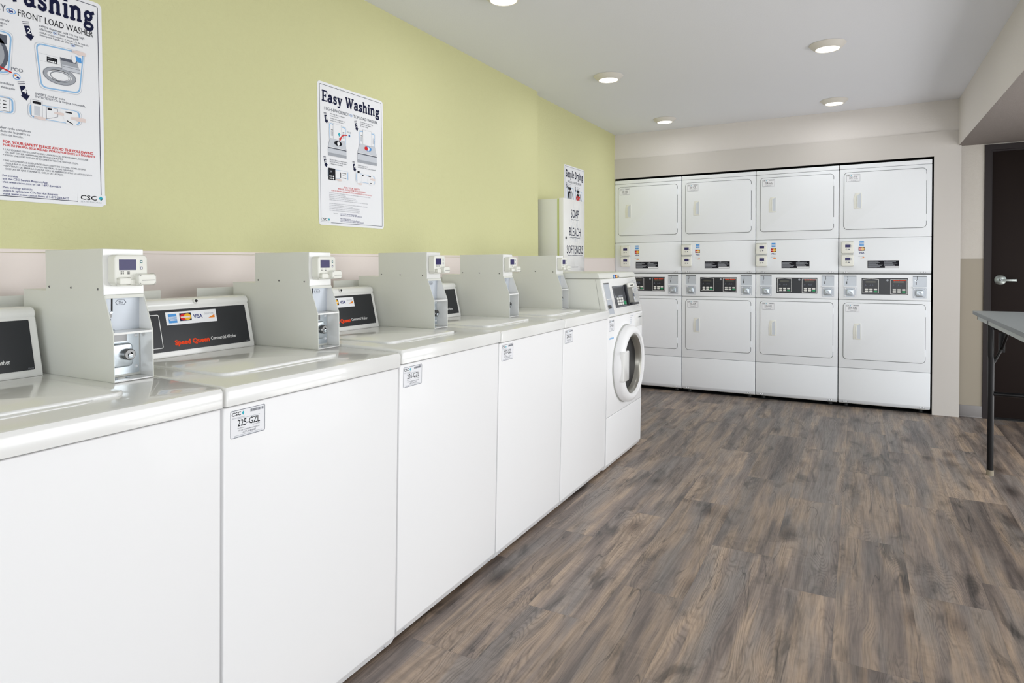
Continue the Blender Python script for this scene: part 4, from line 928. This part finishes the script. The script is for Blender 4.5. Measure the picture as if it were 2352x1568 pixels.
rows = ['LAUNDERING ITEMS CONTAINING COOKING OIL, FOAM RUBBER, GASOLINE', 'OR ANY OTHER FLAMMABLE MATERIALS OR FUMES.', 'DOOR UNLOCKS WITHIN 60 SECONDS AFTER THE WASHER STOPS.', '', 'NO LAVE PRENDAS QUE CONTENGAN ACEITE DE COCINA, GOMA ESPUMA,', 'GASOLINA O CUALQUIER OTRO MATERIAL O GAS FLAMABLE.', 'NO TRATE DE ABRIR LA PUERTA, ESTA SE ABRIRA DENTRO DE 60 SEGUNDOS', 'DESPUES DE QUE TERMINE EL CICLO DE LAVADO.']
for i, t_ in enumerate(rows):
    if t_: p.text(t_, f, .178, .145-.0080*i, .0072, n, 'grey_ink', width=.00365*len(t_))
for v in (.145, .129, .113, .097): p.disc(f, .174, v+.003, .001, .001, n, 'grey_ink', 8)
lines(p, f, ['For service', 'use the CSC Service Request App', 'visit www.cscsw.com or call 1-877-264-6622'], .170, .069, .0092, .0085, n, 'visa_ink', .004); lines(p, f, ['Para solicitar servicio', 'utilice la aplicacion CSC Service Request', 'visite www.cscsw.com o llame al 1-877-264-6622'], .170, .035, .0092, .0088, n, 'visa_ink', .004)
csc(p, f, .379, .020, .0148, n)
o = p.build('wall_sign'); tag(o, 'large Easy Washing front load washer sign cut off by the left edge', 'sign', 'laundry instruction signs')
# sign 3: dryer instructions, lower half behind the dispenser
f = PX((W2, 5.024, 1.476)); p, n = sign_base(f)
slab(p, 'Simple Drying', f, .030, .560, .085, n, 'navy_ink', .385)
p.text('SINGLE & STACKED DRYERS', f, .07, .512, .026, n, 'grey_ink', width=.31)
for (u, v, num, red) in ((.035, .452, '1', 0), (.225, .440, '2', 1)):
    callout(p, f, u, v, .062, num, n); lines(p, f, ['CLEAN lint filter', 'LIMPIE el filtro'], u+.05, v+.044, .014, .010, n, 'grey_ink')
    bluebox(p, f, rq([(u+.02, v-.12), (u+.17, v-.12), (u+.17, v+.02), (u+.02, v+.02)], .012), n); q = n+.001
    p.rect(f, u+.045, v+.0, u+.105, v+.022, q, 'black_ink')
    p.disc(f, u+.07, v-.045, .034, .036, q, 'black_ink'); p.disc(f, u+.085, v-.06, .028, .030, q+.0002, 'light_ink'); p.ring(f, u+.08, v-.05, .044, .046, .004, q+.0003, 'grey_ink')
    p.line([(u+.12, v-.01), (u+.155, v-.07), (u+.16, v-.13)], .008, f, q, 'grey_ink')
    if red: p.ring(f, u+.055, v-.050, .026, .022, .012, q+.0004, 'red_ink'); p.poly([(u+.07, v-.03), (u+.12, v-.035), (u+.085, v-.085)], f, q+.0005, 'red_ink')
csc(p, f, .016, .028, .014, n)
o = p.build('wall_sign'); tag(o, 'white Simple Drying instruction sign partly hidden behind the soap dispenser', 'sign', 'laundry instruction signs')

# ------------------------------------------------------------------ folding table
def table():
    X0, X1, Y1_, Y0_, Z = 1.99, 2.75, 5.10, 3.27, .958
    t = thing('folding_table', 'grey laminate folding table with black tube legs at the right edge', 'table', ((X0+X1)/2, (Y0_+Y1_)/2, 0))
    cx, cy = (X0+X1)/2, (Y0_+Y1_)/2; x0, x1, y0, y1 = X0-cx, X1-cx, Y0_-cy, Y1_-cy
    tp = MB(); tp.box((x0, y0, Z-.0225), (x1, y1, Z-.0008), 'laminate_edge', .0012, 1); tp.box((x0+.001, y0+.001, Z-.0012), (x1-.001, y1-.001, Z), 'laminate'); tp.build('tabletop', t)
    ap = MB(); i_ = .022
    for a, b in (((x0+i_, y0+i_), (x0+i_+.02, y1-i_)), ((x1-i_-.02, y0+i_), (x1-i_, y1-i_)), ((x0+i_, y0+i_), (x1-i_, y0+i_+.02)), ((x0+i_, y1-i_-.02), (x1-i_, y1-i_))):
        ap.box((a[0], a[1], Z-.056), (b[0], b[1], Z-.0225), 'apron', .001, 1)
    ap.build('apron', t)
    for yy, s in ((4.69-cy, -1), (3.68-cy, 1)):
        fr_ = MB(); fr_.cyl((x0+.04, yy, .49), (x1-.04, yy, .49), .0135, .0135, 'black_metal'); fr_.cyl((x0+.04, yy, Z-.075), (x1-.04, yy, Z-.075), .0135, .0135, 'black_metal')
        fr_.build('cross_bar', t)
        for xx in (x0+.04, x1-.04):
            sg = 1 if xx < 0 else -1
            lg = MB(); lg.tube([(xx, yy, .026), (xx, yy, .70), (xx-.003*sg, yy, .72), (xx-.004*sg, yy, Z-.03)], .0165, 'black_metal', 16); lo2 = lg.build('leg', t)
            MB().cyl((xx, yy, 0.0), (xx, yy, .032), .019, .018, 'rubber_beige').build('rubber_foot', lo2)
        br = MB(); br.tube([(x0+.045, yy, .66), (x0+.09, yy+.0*s, .76), (x0+.11, yy+.12*s, Z-.05)], .008, 'black_metal', 10); br.box((x0+.075, yy-.004, .74), (x0+.105, yy+.004, .86), 'black_metal', .001, 1); br.build('brace', t)
table()
